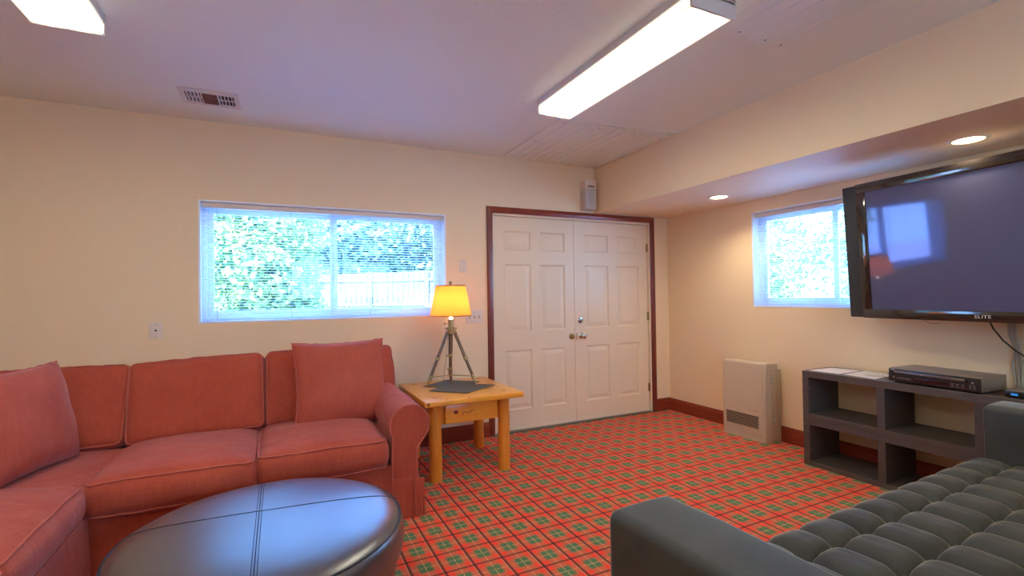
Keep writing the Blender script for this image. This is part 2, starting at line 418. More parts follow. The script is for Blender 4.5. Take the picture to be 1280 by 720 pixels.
# double door
dr = struct_root('door_1', (2.74, D, 0))
bm = bmesh.new()
box(bm, 1.797, 1.815, D, D+.15, 0, 2.07); box(bm, 3.668, 3.686, D, D+.15, 0, 2.07); box(bm, 1.797, 3.686, D, D+.15, 2.052, 2.07)
box(bm, 3.655, 3.668, D+.085, D+.10, 0, 2.052); box(bm, 1.815, 1.828, D+.085, D+.10, 0, 2.052); box(bm, 1.815, 3.668, D+.085, D+.10, 2.04, 2.052)
obj('jamb', bm, 'door_paint', dr)
obj('threshold', B(1.797, 3.686, D-.01, D+.15, 0, .012, bev=.003), 'metal_grey', dr)
YF = D+.028   # face of the leaves
def leaf_bm(x0, x1, z0, z1):
    """flat leaf with six real raised-and-fielded panels cut into it"""
    bm = bmesh.new(); w = x1-x0
    pw = (w-.115*2-.105)/2
    xs = [x0+.115, x0+.115+pw, x1-.115-pw, x1-.115]
    zs = [.205, .77, .95, 1.595, 1.73, 1.915]
    gx = [x0]+xs+[x1]; gz = [z0]+zs+[z1]
    cache = {}
    def V(x, y, z):
        k = (round(x, 5), round(y, 5), round(z, 5))
        if k not in cache: cache[k] = bm.verts.new((x, y, z))
        return cache[k]
    def quad(*p): bm.faces.new([V(*q) for q in p])
    for i in range(len(gx)-1):
        for j in range(len(gz)-1):
            a, b, c, d = gx[i], gx[i+1], gz[j], gz[j+1]
            if i in (1, 3) and j in (1, 3, 5):
                rings = [(0, 0), (.012, .011), (.022, .011), (.055, .002)]
                for (o1, y1), (o2, y2) in zip(rings, rings[1:]):
                    o = [(a+o1, c+o1), (b-o1, c+o1), (b-o1, d-o1), (a+o1, d-o1)]; n = [(a+o2, c+o2), (b-o2, c+o2), (b-o2, d-o2), (a+o2, d-o2)]
                    for k in range(4):
                        q = (k+1) % 4
                        quad((o[k][0], YF+y1, o[k][1]), (o[q][0], YF+y1, o[q][1]), (n[q][0], YF+y2, n[q][1]), (n[k][0], YF+y2, n[k][1]))
                o1, y1 = rings[-1]
                quad((a+o1, YF+y1, c+o1), (b-o1, YF+y1, c+o1), (b-o1, YF+y1, d-o1), (a+o1, YF+y1, d-o1))
            else:
                quad((a, YF, c), (b, YF, c), (b, YF, d), (a, YF, d))
    box(bm, x0, x1, YF+.0125, YF+.045, z0, z1)
    for e in ((x0, x0), (x1, x1)):
        bm.faces.new([bm.verts.new(p) for p in ((e[0], YF, z0), (e[0], YF, z1), (e[0], YF+.013, z1), (e[0], YF+.013, z0))])
    bm.faces.new([bm.verts.new(p) for p in ((x0, YF, z1), (x1, YF, z1), (x1, YF+.013, z1), (x0, YF+.013, z1))])
    return bm
lf1 = obj('door_leaf', leaf_bm(1.818, 2.717, .014, 2.048), 'door_paint', dr, smooth=False)
lf2 = obj('door_leaf', leaf_bm(2.724, 3.664, .014, 2.048), 'door_paint', dr, smooth=False)
obj('astragal', B(2.708, 2.7225, YF-.006, YF-.0005, .014, 2.048, bev=.002), 'door_paint', lf1)
def yl(bm, x, z, prof, n=20):     # lathe around -Y axis out of the leaf
    t = bmesh.new(); lathe(t, (0, 0, 0), prof, n)
    merge(bm, t, Matrix.Translation((x, YF, z)) @ Matrix.Rotation(PI/2, 4, 'X')); return bm
kn = yl(bmesh.new(), 2.788, .875, [(.031, 0), (.033, .004), (.028, .009), (.013, .014), (.012, .036), (.02, .042), (.028, .052), (.028, .064), (.018, .072), (0, .074)])
obj('door_knob', kn, 'chrome', lf2, label='chrome door knob')
db = yl(bmesh.new(), 2.778, 1.035, [(.031, 0), (.033, .005), (.026, .013), (.012, .015), (0, .016)]); box(db, 2.774, 2.782, YF-.03, YF-.012, 1.018, 1.052, bev=.003)
obj('deadbolt', db, 'chrome', lf2, label='chrome thumb-turn deadbolt')
lp = yl(bmesh.new(), 2.672, .875, [(.031, 0), (.031, .004), (.025, .007), (.008, .007), (.008, .003), (0, .003)])
obj('bore_cover', lp, 'brass', lf1, label='round brass cover over the unused lock hole')
obj('strike_plate', B(2.7245, 2.733, YF-.003, YF-.0003, .845, .905), 'brass', lf2)
for z in (.27, 1.05, 1.80):
    bm = bmesh.new(); cyl(bm, (3.666, YF-.008, z-.045), (3.666, YF-.008, z+.045), .0065, n=10)
    box(bm, 3.652, 3.667, YF-.003, YF-.0002, z-.044, z+.044); box(bm, 3.6655, 3.6685, YF-.02, YF-.002, z-.044, z+.044)
    obj('hinge', bm, 'brass', dr)

# ------------------------------------------------------------------ windows
def window(idx, axis, a0, a1, z0, z1, plane, mull, inner):
    """axis 0: runs along x in the back wall; axis 1: runs along y in the right wall. plane: room face of the wall"""
    root = struct_root('window_%d' % idx, ((a0+a1)/2, plane, z0) if axis == 0 else (plane, (a0+a1)/2, z0))
    def bx(bm, u0, u1, d0, d1, w0, w1, bev=0):
        return box(bm, u0, u1, plane+d0, plane+d1, w0, w1, bev) if axis == 0 else box(bm, plane+d0, plane+d1, u0, u1, w0, w1, bev)
    f = .045
    bm = bmesh.new()
    for r in ((a0, a0+f, z0, z1), (a1-f, a1, z0, z1), (a0+f, a1-f, z0, z0+f), (a0+f, a1-f, z1-f, z1)):
        bx(bm, r[0], r[1], .085, .155, r[2], r[3], .003)
    obj('window_frame', bm, 'white_vinyl', root)
    s = .04
    for k, (u0, u1, d) in enumerate(((a0+f, mull+.03, .122), (mull-.03, a1-f, .092))):
        bm = bmesh.new()
        for r in ((u0, u0+s, z0+f, z1-f), (u1-s, u1, z0+f, z1-f), (u0+s, u1-s, z0+f, z0+f+s), (u0+s, u1-s, z1-f-s, z1-f)):
            bx(bm, r[0], r[1], d, d+.028, r[2], r[3], .003)
        sh = obj('sash', bm, 'white_vinyl', root)
        obj('pane', bx(bmesh.new(), u0+s, u1-s, d+.012, d+.016, z0+f+s, z1-f-s), 'window_glass', sh)
    # painted reveal and stool lining the opening
    bm = bmesh.new(); e = .012
    for r in ((a0, a0+e, z0+e, z1), (a1-e, a1, z0+e, z1), (a0, a1, z0, z0+e), (a0+e, a1-e, z1-e, z1)):
        bx(bm, r[0], r[1], -.003, .085, r[2], r[3])
    obj('window_reveal', bm, 'white_vinyl', root)
window(1, 0, *W1[:2], W1[2], W1[3], D, .412, 1)
window(2, 1, *W2[:2], W2[2], W2[3], X, 2.375, 1)
# horizontal blinds hanging in the openings
def blind(label, axis, a0, a1, z0, z1, plane, cords):
    loc = ((a0+a1)/2, plane+.045, z1) if axis == 0 else (plane+.045, (a0+a1)/2, z1)
    t = thing('window_blind', label, 'blind', loc, 0 if axis == 0 else PI/2, 'white mini blinds in the windows')
    L = (a1-a0)/2
    obj('head_rail', box(bmesh.new(), -L, L, -.02, .02, -.038, 0, .002), 'plate_plastic', t, local=True)
    n = int((z1-z0-.06)/.0205)
    prof = [(-.0125, -.0008), (-.006, .0006), (0, .0011), (.006, .0006), (.0125, -.0008)]
    bm = bmesh.new(); r1 = [bm.verts.new((-L+.004, y, z)) for y, z in prof]; r2 = [bm.verts.new((L-.004, y, z)) for y, z in prof]
    for k in range(4): bm.faces.new((r1[k], r1[k+1], r2[k+1], r2[k]))
    bm.transform(Matrix.Rotation(R(-6) if axis == 0 else R(6), 4, 'X'))
    first = obj('slat', bm, 'slat_white', t, local=True); first.location.z = -.055
    for k in range(1, n):
        s = first.copy(); COL.objects.link(s); s.parent = t; s.location.z = -.055-k*.0205
    obj('bottom_rail', box(bmesh.new(), -L+.004, L-.004, -.012, .012, -(z1-z0)+.002, -(z1-z0)+.016, .003), 'slat_white', t, local=True)
    for c in cords:
        bm = bmesh.new()
        for y in (-.0135, .0135): cyl(bm, (c, y, -.04), (c, y, -(z1-z0)+.01), .0009, n=5)
        obj('ladder_cord', bm, 'cord_grey', t, local=True)
    return t
b1 = blind('wide white horizontal mini blind with open slats above the red sofa', 0, W1[0]+.018, W1[1]-.018, W1[2]+.014, W1[3]-.014, D, (-.82, -.32, .28, .82))
bmw = bmesh.new(); cyl(bmw, (-.012, -.026, -.04), (-.012, -.026, -.62), .004, n=8)
obj('tilt_wand', bmw, 'slat_white', b1, local=True)
b2 = blind('narrower white horizontal mini blind with open slats on the right wall beside the television', 1, W2[0]+.018, W2[1]-.018, W2[2]+.014, W2[3]-.014, X, (-.55, .1, .55))

# ------------------------------------------------------------------ ceiling details
# beadboard access panels
def beadboard(n, x0, x1, y0, y1, w):
    r = struct_root('trim_%d' % n, ((x0+x1)/2, (y0+y1)/2, CZ))
    k = round((x1-x0)/w); w = (x1-x0)/k
    first = None
    for i in range(k):
        if first is None:
            first = obj('plank', box(bmesh.new(), -w/2+.0018, w/2-.0018, -(y1-y0)/2, (y1-y0)/2, -.012, -.0005, .0035, 1), 'board_paint', r, local=True, smooth=False); p = first
        else: p = first.copy(); COL.objects.link(p); p.parent = r
        p.location.x = x0+w*(i+.5)-(x0+x1)/2
    bm = bmesh.new()
    for yy in (y0+.05, (y0+y1)/2, y1-.05):
        for xx in (x0+.05, x0+(x1-x0)*.37, x0+(x1-x0)*.7, x1-.05): sph(bm, (xx, yy, CZ-.0125), .007, (1, 1, .3), 8)
    obj('screw_head', bm, 'metal_grey', r, kind='stuff')
beadboard(2, 1.885, 2.93, 3.04, 4.06, .087)
beadboard(3, 1.86, 2.432, .55, 1.70, .0815)
bm = tube_(bmesh.new(), [(1.93, 3.055, CZ-.003), (2.4, 3.0, CZ-.003), (2.945, 2.925, CZ-.003)], .006)
obj('trim_4', bm, 'board_paint', kind='structure')
def fixture(loc, label, grp=None):
    t = thing('ceiling_light', label, 'ceiling light', loc, 0, 'fluorescent ceiling lights')
    L = .672
    bm = bmesh.new(); box(bm, -.128, .128, -L, L, -.04, 0, .002); 
    obj('housing', bm, 'fixture_white', t, local=True)
    # wrap-around acrylic lens
    bm = bmesh.new(); prism(bm, [(-.12, -.04), (.12, -.04), (.128, -.052), (.126, -.092), (.118, -.098), (-.118, -.098), (-.126, -.092), (-.128, -.052)], 1, -L+.012, L-.012)
    obj('lens', bm, 'lens_glow', t, local=True, smooth=False)
    for s in (-1, 1):
        y = s*(L-.006); bm = box(bmesh.new(), -.131, .131, min(y-.006, y+.006), max(y-.006, y+.006), -.102, -.0, .002)
        box(bm, -.131, .131, min(y, y+s*.009), max(y, y+s*.009), -.03, -.022, .001)
        obj('end_cap', bm, 'fixture_white', t, local=True)
    return t
f1 = fixture((1.697, 2.145, CZ), 'long fluorescent ceiling light with glowing lens, near the beadboard ceiling panels')
clone(f1, (-.835, 2.10, CZ), 'fluorescent ceiling light over the red sectional, its end in the upper left corner')
clone(f1, (1.697, -.75, CZ), 'added fill light shaped as a fluorescent fixture, unseen behind the camera on the right')  # out-of-view copy added as fill for the room
clone(f1, (-.835, -.75, CZ), 'added fill light shaped as a fluorescent fixture, unseen behind the camera on the left')  # second added fill fixture, also out of view
# supply vent
vx0, vx1, vy0, vy1 = -.555, -.225, 3.475, 3.815
vt = thing('ceiling_vent', 'white metal ceiling air vent with three louvre banks', 'vent', ((vx0+vx1)/2, (vy0+vy1)/2, CZ))
obj('backing', box(bmesh.new(), -.14, .14, -.09, .09, -.003, -.0005), 'dark_gap', vt, local=True)
bm = bmesh.new()
for r in ((-.165, -.135, -.13, .13), (.135, .165, -.13, .13), (-.135, .135, -.13, -.085), (-.135, .135, .085, .13), (-.05, -.042, -.085, .085), (.042, .05, -.085, .085), (-.135, -.05, -.006, .006), (.05, .135, -.006, .006)):
    box(bm, r[0], r[1], r[2], r[3], -.009, -.0005)
obj('face_plate', bm, 'fixture_white', vt, local=True, smooth=False)
for k in range(7):
    y = -.072+k*.024
    bm = box(bmesh.new(), -.042, .042, -.010, .010, -.0006, .0006); bm.transform(Matrix.Translation((0, y, -.008)) @ Matrix.Rotation(R(-35), 4, 'X'))
    obj('louvre', bm, 'metal_grey', vt, local=True)
for s in (-1, 1):
    for k in range(4):
        bm = box(bmesh.new(), -.007, .007, -.085, .085, -.0006, .0006); bm.transform(Matrix.Translation((s*(.062+k*.02), 0, -.006)) @ Matrix.Rotation(R(40*s), 4, 'Y'))
        obj('louvre', bm, 'fixture_white', vt, local=True)
# recessed lights in the soffit
def can(loc, label, real=True):
    t = thing('recessed_light', label, 'ceiling light', loc, 0, 'recessed lights in the soffit')
    obj('trim_ring', lathe(bmesh.new(), (0, 0, 0), [(.068, -.0005), (.068, -.002), (.07, -.006), (.088, -.005), (.095, -.0005)], 32), 'plate_plastic', t, local=True)
    obj('bulb', lathe(bmesh.new(), (0, 0, 0), [(.0, -.001), (.068, -.001), (.066, -.006), (.05, -.010), (.0, -.012)], 28), 'bulb_glow', t, local=True)
    l = bpy.data.lights.new('can_lamp', 'SPOT'); l.energy = 16; l.color = (1, .84, .60); l.spot_size = R(140); l.spot_blend = .8; l.shadow_soft_size = .05
    lo = bpy.data.objects.new('can_lamp', l); COL.objects.link(lo); lo.parent = t; lo.location = (0, 0, -.02)
    return t
can((3.495, 3.03, SZ), 'small recessed downlight in the soffit near the double door')
can((3.50, 1.32, SZ), 'small recessed downlight in the soffit above the television')
can((3.50, -.4, SZ), 'small recessed downlight in the soffit behind the camera')
# speaker above the door
st = thing('wall_speaker', 'small white wall speaker with grey grille above the double door', 'speaker', (2.845, D-.05, 2.155))
st.location = (2.845, D-.055, 2.155); MW[st.name] = Matrix.Translation(st.location)
bm = bmesh.new(); box(bm, -.066, .066, -.055, .054, 0.205, .30, .01, 3); obj('upper_housing', bm, 'plate_plastic', st, local=True)
obj('slot', box(bmesh.new(), -.04, .036, -.058, -.0545, .222, .234, .002), 'dark_gap', st, local=True)
obj('grille', box(bmesh.new(), -.066, .066, -.05, .054, 0, .204, .008, 3), 'speaker_grille', st, local=True)

# ------------------------------------------------------------------ wall plates
def plate(x0, x1, z0, z1, label, cat, kind):
    t = thing('wall_plate', label, cat, ((x0+x1)/2, D, z0)); w, h = (x1-x0)/2, z1-z0
    obj('cover', box(bmesh.new(), -w, w, -.006, -.0003, 0, h, .0025, 2), 'plate_plastic', t, local=True)
    if kind == 'jack':
        bm = bmesh.new(); cyl(bm, (0, -.012, h/2), (0, -.005, h/2), .0065, n=12); obj('jack', bm, 'dark_gap', t, local=True)
    if kind == 'switch': obj('rocker', box(bmesh.new(), -.017, .017, -.0095, -.0055, h/2-.033, h/2+.033, .002), 'plate_plastic', t, local=True)
    if kind == 'triple':
        for k in (-1, 0, 1):
            obj('toggle', box(bmesh.new(), k*.046-.005, k*.046+.005, -.016, -.0055, h/2-.004, h/2+.014, .002), 'plate_plastic', t, local=True)
            obj('slot', box(bmesh.new(), k*.046-.0065, k*.046+.0065, -.0066, -.0058, h/2-.014, h/2+.004), 'print_grey', t, local=True)
    for z in (.018, h-.018):
        bm = bmesh.new(); cyl(bm, (0, -.0072, z), (0, -.0055, z), .003, n=8); obj('screw', bm, 'print_grey', t, local=True)
plate(-.815, -.735, 1.03, 1.145, 'white cable jack plate on the wall left of the wide window', 'wall plate', 'jack')
plate(1.467, 1.538, 1.51, 1.63, 'single white switch plate above the lamp', 'switch', 'switch')
plate(1.525, 1.69, 1.05, 1.168, 'triple white switch plate behind the lamp shade', 'switch', 'triple')
#@@PART2

# ------------------------------------------------------------------ soft forms
def axis_pts(h, r, n):
    """sample positions along one axis, dense in the rounded ends"""
    ends = [-h + r*t for t in (0, .12, .3, .55, .8)]
    mid = [-(h-r) + 2*(h-r)*k/n for k in range(n+1)]
    return ends + mid + [-e for e in reversed(ends)]
def soft_box(a, b, c, r, nx, ny, nz, deform):
    ax, ay, az = axis_pts(a, r, nx), axis_pts(b, r, ny), axis_pts(c, r, nz)
    bm = bmesh.new(); cache = {}
    dims = Vector((a, b, c))
    def V(p):
        k = (round(p[0], 5), round(p[1], 5), round(p[2], 5))
        if k not in cache:
            q = Vector(p); inner = Vector([max(-(d-r), min(d-r, x)) for x, d in zip(q, dims)]); dlt = q-inner
            if dlt.length > 1e-7: q = inner + dlt.normalized()*r*min(1, dlt.length/r if max(abs(x) for x in dlt) < r*.999 else 1)
            cache[k] = bm.verts.new(deform(q))
        return cache[k]
    def face(ps): bm.faces.new([V(p) for p in ps])
    for A, Bq, mk, cst in ((ax, ay, lambda u, v, w: (u, v, w), c), (ax, az, lambda u, v, w: (u, w, v), b), (ay, az, lambda u, v, w: (w, u, v), a)):
        for w in (-cst, cst):
            for i in range(len(A)-1):
                for j in range(len(Bq)-1):
                    face((mk(A[i], Bq[j], w), mk(A[i+1], Bq[j], w), mk(A[i+1], Bq[j+1], w), mk(A[i], Bq[j+1], w)))
    bmesh.ops.recalc_face_normals(bm, faces=bm.faces)
    return bm
def fb(x): return math.copysign(abs(x), x)
def cushion_def(a, b, c, crown, belly, seed, wr=.006, tilt=0, droop=0):
    sv = Vector((seed*3.1, seed*1.7, seed*.9))
    def f(q):
        u, v, w = q.x/a, q.y/b, q.z/c
        cu, cv, cw = max(0, 1-u*u), max(0, 1-v*v), max(0, 1-w*w)
        x = q.x + belly*u*cw*cv**.5*1.0
        y = q.y + belly*v*cw*cu**.5
        z = q.z + crown*w*(cu**.6)*(cv**.6)
        n = noise.noise(Vector((q.x*6, q.y*6, q.z*6))+sv)
        # gathers running across the edges
        gx = noise.noise(Vector((q.y*34+seed, q.z*7, seed)))*abs(u)**6
        gy = noise.noise(Vector((q.x*34+seed, q.z*7, seed+5)))*abs(v)**6
        z += wr*n*w + .004*w*(gx+gy)
        x += .006*gx*(1 if u > 0 else -1)*cw**.5; y += .006*gy*(1 if v > 0 else -1)*cw**.5
        z += droop*u
        return Vector((x, y, z))
    return f
def rim(a, b, r, z, n=14, out=.0):
    """rounded-rectangle path at height z"""
    pts = []
    for cx, cy, a0 in ((a-r, b-r, 0), (-(a-r), b-r, 90), (-(a-r), -(b-r), 180), (a-r, -(b-r), 270)):
        for k in range(7):
            t = R(a0+15*k); pts.append(Vector((cx+(r+out)*math.cos(t), cy+(r+out)*math.sin(t), z)))
    res = []
    for i, p in enumerate(pts):
        q = pts[(i+1) % len(pts)]; m = max(1, int((q-p).length/.025))
        for k in range(m): res.append(p.lerp(q, k/m))
    return res
def cushion(name, parent, a, b, c, mat4, crown=.03, belly=.012, seed=1, r=.03, mat='red_linen', label=None, wr=.006, droop=0, pipes=(1, -1)):
    """a, b, c half sizes in the cushion's own frame; mat4 places it in the world"""
    f = cushion_def(a, b, c, crown, belly, seed, wr, droop=droop)
    bm = soft_box(a, b, c, r, 18, 14, 5, f); bm.transform(mat4)
    o = obj(name, bm, mat, parent, label=label)
    for s in pipes:
        pb = tube_(bmesh.new(), [f(p)+Vector((0, 0, s*.001)) for p in rim(a, b, r, s*(c-r*.22), out=-r*.18)], .0042, 6, closed=True)
        pb.transform(mat4); obj('piping', pb, 'red_piping', o)
    return o
def frame(origin, xd, yd):
    xd = Vector(xd).normalized(); yd = Vector(yd); yd = (yd - xd*yd.dot(xd)).normalized(); zd = xd.cross(yd)
    return Matrix(((xd.x, yd.x, zd.x, origin[0]), (xd.y, yd.y, zd.y, origin[1]), (xd.z, yd.z, zd.z, origin[2]), (0, 0, 0, 1)))
def throw_pillow(label, w, h, th, mat4, mat, seed, group=None):
    n = 30; sv = Vector((seed, seed*2, 0))
    def P(i, j, s):
        u, v = -1+2*i/n, -1+2*j/n
        e = math.sin(PI/2*u), math.sin(PI/2*v)
        u, v = e[0]*.55+u*.45, e[1]*.55+v*.45
        prof = max(0, (1-abs(u)**3)*(1-abs(v)**3))**.5
        x = w/2*u*(1-.07*(1-v*v)**1*1); y = h/2*v*(1-.07*(1-u*u))
        nn = noise.noise(Vector((x*7, y*7, s*2))+sv)*.012 + noise.noise(Vector((x*24, y*9, s))+sv)*.004
        edge = noise.noise(Vector((u*9, v*9, 3))+sv)*.006*(max(abs(u), abs(v))**8)
        return Vector((x+edge, y+edge, s*(th/2*prof)+nn*prof*s - .010*(y/h)))
    bm = bmesh.new()
    for s in (1, -1):
        g_ = [[bm.verts.new(P(i, j, s)) for j in range(n+1)] for i in range(n+1)]
        for i in range(n):
            for j in range(n):
                bm.faces.new((g_[i][j], g_[i+1][j], g_[i+1][j+1], g_[i][j+1]))
    bmesh.ops.remove_doubles(bm, verts=bm.verts, dist=.0004)
    t = thing('throw_pillow', label, 'pillow', mat4.translation[:], 0, 'throw pillows on the sectional')
    bm.transform(mat4); obj('cover', bm, mat, t)
    edge = [P(i, 0, 1) for i in range(n)]+[P(n, j, 1) for j in range(n)]+[P(i, n, 1) for i in range(n, 0, -1)]+[P(0, j, 1) for j in range(n, 0, -1)]
    pb = tube_(bmesh.new(), edge, .0042, 6, closed=True); pb.transform(mat4); obj('piping', pb, 'red_piping', t)
    return t

# ------------------------------------------------------------------ red sectional sofa
sofa = thing('sectional_sofa', 'rust-red fabric sectional sofa with loose cushions and a rolled arm under the wide window', 'sofa', (-.4, 3.45, 0))
I4 = Matrix
YS = 2.86     # front of the back-wall run
def skirt_panel(x0, x1, y0, y1, z0, z1, seed, nrm):
    """gently pleated slipcover panel between two plan points, thickness behind it"""
    bm = bmesh.new(); n = 40; m = 8; p0 = Vector((x0, y0, 0)); p1 = Vector((x1, y1, 0)); N = Vector((*nrm, 0))
    rows = []
    for j in range(m+1):
        v = j/m; z = z0+(z1-z0)*v; row = []
        for i in range(n+1):
            u = i/n; p = p0.lerp(p1, u)
            w = .010*(1-v)*noise.noise(Vector((u*7+seed, v*1.2, seed)))+.012*(1-v)
            q = p + N*w; row.append(bm.verts.new((q.x, q.y, z)))
        rows.append(row)
    for a, b in zip(rows, rows[1:]):
        for i in range(n): bm.faces.new((a[i], a[i+1], b[i+1], b[i]))
    bm.normal_update(); bmesh.ops.solidify(bm, geom=bm.faces[:], thickness=.006)
    return bm
bm = bmesh.new()
box(bm, -1.62, .60, YS+.02, 4.02, .03, .315, .012); box(bm, -1.62, -.80, 1.05, YS+.02, .03, .315, .012)
obj('base', bm, 'red_linen', sofa)
obj('skirt', skirt_panel(-.80, .60, YS+.012, YS+.012, .006, .315, 1, (0, -1)), 'red_linen', sofa)
obj('skirt', skirt_panel(-.795, -.795, 1.05, YS, .006, .315, 4, (1, 0)), 'red_linen', sofa)
# back frame along the wall and along the left
bm = bmesh.new()
t = soft_box(1.19, .13, .28, .06, 16, 4, 6, lambda q: q); merge(bm, t, Matrix.Translation((-.57, 3.96, .56)))
obj('back_frame', bm, 'red_linen', sofa)
t = soft_box(.12, 1.5, .27, .06, 4, 16, 6, lambda q: q); t.transform(Matrix.Translation((-1.75, 2.52, .56)))
obj('back_frame', t, 'red_linen', sofa)
bm = bmesh.new(); box(bm, -1.87, -1.62, 1.02, 4.02, .02, .4, .02)
obj('base', bm, 'red_linen', sofa)
# rolled arm on the right: profile in x-z swept along y
def arm_profile():
    pts = []
    cxx, czz, rr = .695, .540, .118
    for k in range(-38, 216, 10):
        t = R(k); pts.append((cxx+rr*math.cos(t), czz+rr*math.sin(t)))
    pts += [(.585, .40), (.585, .02), (.755, .02), (.748, .20), (.735, .40)]
    return pts
def arm_mesh():
    bm = bmesh.new(); pf = arm_profile(); ys = [YS+.0, YS+.006, YS+.02]+[YS+.05+k*.05 for k in range(22)]
    rows = []
    cx = sum(p[0] for p in pf)/len(pf); cz = sum(p[1] for p in pf)/len(pf)
    for yi, y in enumerate(ys):
        sc = (.965, .99, 1)[yi] if yi < 3 else 1
        row = []
        for x, z in pf:
            n = noise.noise(Vector((x*9, y*7, z*9)))*.006
            zz = cz+(z-cz)*sc; xx = cx+(x-cx)*sc
            rise = .02*(y-YS) if z > .5 else 0
            row.append(bm.verts.new((xx+n, y, max(.01, zz+rise+n))))
        rows.append(row)
    L = len(pf)
    for a, b in zip(rows, rows[1:]):
        for k in range(L): bm.faces.new((a[k], a[(k+1) % L], b[(k+1) % L], b[k]))
    bm.faces.new(rows[0]); bm.faces.new(rows[-1][::-1])
    return bm
arm = obj('arm', arm_mesh(), 'red_linen', sofa)
pf = arm_profile()[:26]; pf = [(x, z) for x, z in pf]
obj('piping', tube_(bmesh.new(), [Vector((.735, YS-.003, .21)), Vector((.737, YS-.003, .40))]+[Vector((x, YS-.001, z)) for x, z in pf]+[Vector((.588, YS-.003, .36)), Vector((.588, YS-.003, .21))], .0042, 6), 'red_piping', arm)
obj('skirt', skirt_panel(.585, .745, YS-.004, YS-.004, .006, .235, 7, (0, -1)), 'red_linen', sofa)
obj('skirt', skirt_panel(.752, .752, YS, 3.95, .006, .235, 8, (1, 0)), 'red_linen', sofa)
obj('pleat', skirt_panel(.715, .775, YS-.018, YS-.012, .006, .225, 12, (0, -1)), 'red_linen', sofa)
# seat cushions
def TM(x, y, z, rx=0, ry=0, rz=0):
    return Matrix.Translation((x, y, z)) @ Matrix.Rotation(R(rz), 4, 'Z') @ Matrix.Rotation(R(ry), 4, 'Y') @ Matrix.Rotation(R(rx), 4, 'X')
cushion('seat_cushion', sofa, .338, .405, .080, TM(.228, 3.235, .386, -1.6), crown=.055, belly=.022, seed=2, r=.048)
cushion('seat_cushion', sofa, .346, .415, .080, TM(-.462, 3.22, .378, -2.2), crown=.065, belly=.026, seed=5, r=.048)
cushion('seat_cushion', sofa, .39, .405, .070, TM(-1.215, 3.245, .360), crown=.022, belly=.006, seed=8, r=.03)
cushion('seat_cushion', sofa, .42, .375, .082, TM(-1.205, 2.425, .405, 0, 0), crown=.075, belly=.026, seed=11, r=.05, wr=.012)
cushion('seat_cushion', sofa, .42, .35, .08, TM(-1.18, 1.69, .40), crown=.05, belly=.012, seed=14, r=.035)
# back cushions (stand on the seats, lean against the frame)
def backc(xc, w, h, zc, yc, lean, seed, rz=0, th=.105, label=None, ry=0):
    m = Matrix.Translation((xc, yc, zc)) @ Matrix.Rotation(R(rz), 4, 'Z') @ Matrix.Rotation(R(ry), 4, 'Y') @ Matrix.Rotation(R(90-lean), 4, 'X')
    return cushion('back_cushion', sofa, w/2, h/2, th, m, crown=.04, belly=.022, seed=seed, r=.04, label=label, wr=.02)
backc(.345, .85, .51, .665, 3.735, 22, 21)
backc(-.46, .73, .50, .655, 3.72, 23, 24, ry=-2.2)
backc(-1.20, .74, .49, .645, 3.735, 23, 27)
# left-hand back cushions facing the room
for yc, sd_ in ((2.43, 31), (1.70, 33)):
    m = Matrix.Translation((-1.52, yc, .66)) @ Matrix.Rotation(R(90), 4, 'Z') @ Matrix.Rotation(R(81), 4, 'X')
    cushion('back_cushion', sofa, .35, .24, .09, m, crown=.03, belly=.01, seed=sd_, r=.035)
# throw pillows
bl, br_, tl_, tr_ = Vector((.10, 3.36, .475)), Vector((.66, 3.40, .475)), Vector((.085, 3.53, .975)), Vector((.675, 3.55, .995))
m = frame((bl+br_+tl_+tr_)/4, br_-bl, (tl_+tr_-bl-br_))
throw_pillow('square rust-red throw pillow leaning at the right end of the sectional', .60, .57, .21, m, 'red_pillow', 3)
c0, c1 = Vector((-1.00, 3.46, .455)), Vector((-1.17, 2.93, .455)); t0 = Vector((-1.08, 3.53, .955))
m = frame((c1+t0)/2 + Vector((-.03, 0, .0)), c0-c1, t0-c0)
throw_pillow('large rust-red throw pillow leaning in the corner of the sectional', .60, .54, .22, m, 'red_pillow', 9)

# ------------------------------------------------------------------ round leather ottoman
ot = thing('ottoman', 'large round black leather ottoman with a stitched cross seam, in front of the sectional', 'ottoman', (-.045, 2.10, 0))
def ottz(r, R0=.525):
    return 0
prof = []
RO = .512
for r_, z_ in ((.0, .456), (.15, .4555), (.28, .4535), (.38, .449), (.43, .444), (.46, .438), (.482, .429), (.497, .416), (.506, .400), (.5105, .38), (.512, .355), (.511, .33), (.507, .308), (.500, .292), (.488, .282), (.478, .279)):
    prof.append((r_, z_))
bm = lathe(bmesh.new(), (0, 0, 0), prof[::-1], 96)
bmesh.ops.triangulate(bm, faces=[f for f in bm.faces if len(f.verts) > 4])
for v_ in bm.verts:
    v_.co.z += .003*noise.noise(v_.co*5)
obj('cushion_top', bm, 'black_leather', ot, local=True)
bm = lathe(bmesh.new(), (0, 0, 0), [(.44, .17), (.468, .175), (.478, .20), (.482, .25), (.480, .277), (.40, .28)], 96)
obj('lower_band', bm, 'black_leather', ot, local=True)
obj('welt', tube_(bmesh.new(), [(.496*math.cos(2*PI*k/96), .496*math.sin(2*PI*k/96), .4185) for k in range(96)], .0035, 6, closed=True), 'leather_seam', ot, local=True)
obj('welt', tube_(bmesh.new(), [(.484*math.cos(2*PI*k/96), .484*math.sin(2*PI*k/96), .279) for k in range(96)], .004, 6, closed=True), 'leather_seam', ot, local=True)
def topz(r):
    for (a, za), (b, zb) in zip(prof, prof[1:]):
        if a <= r <= b: return za+(zb-za)*(r-a)/(b-a)
    return prof[-1][1]
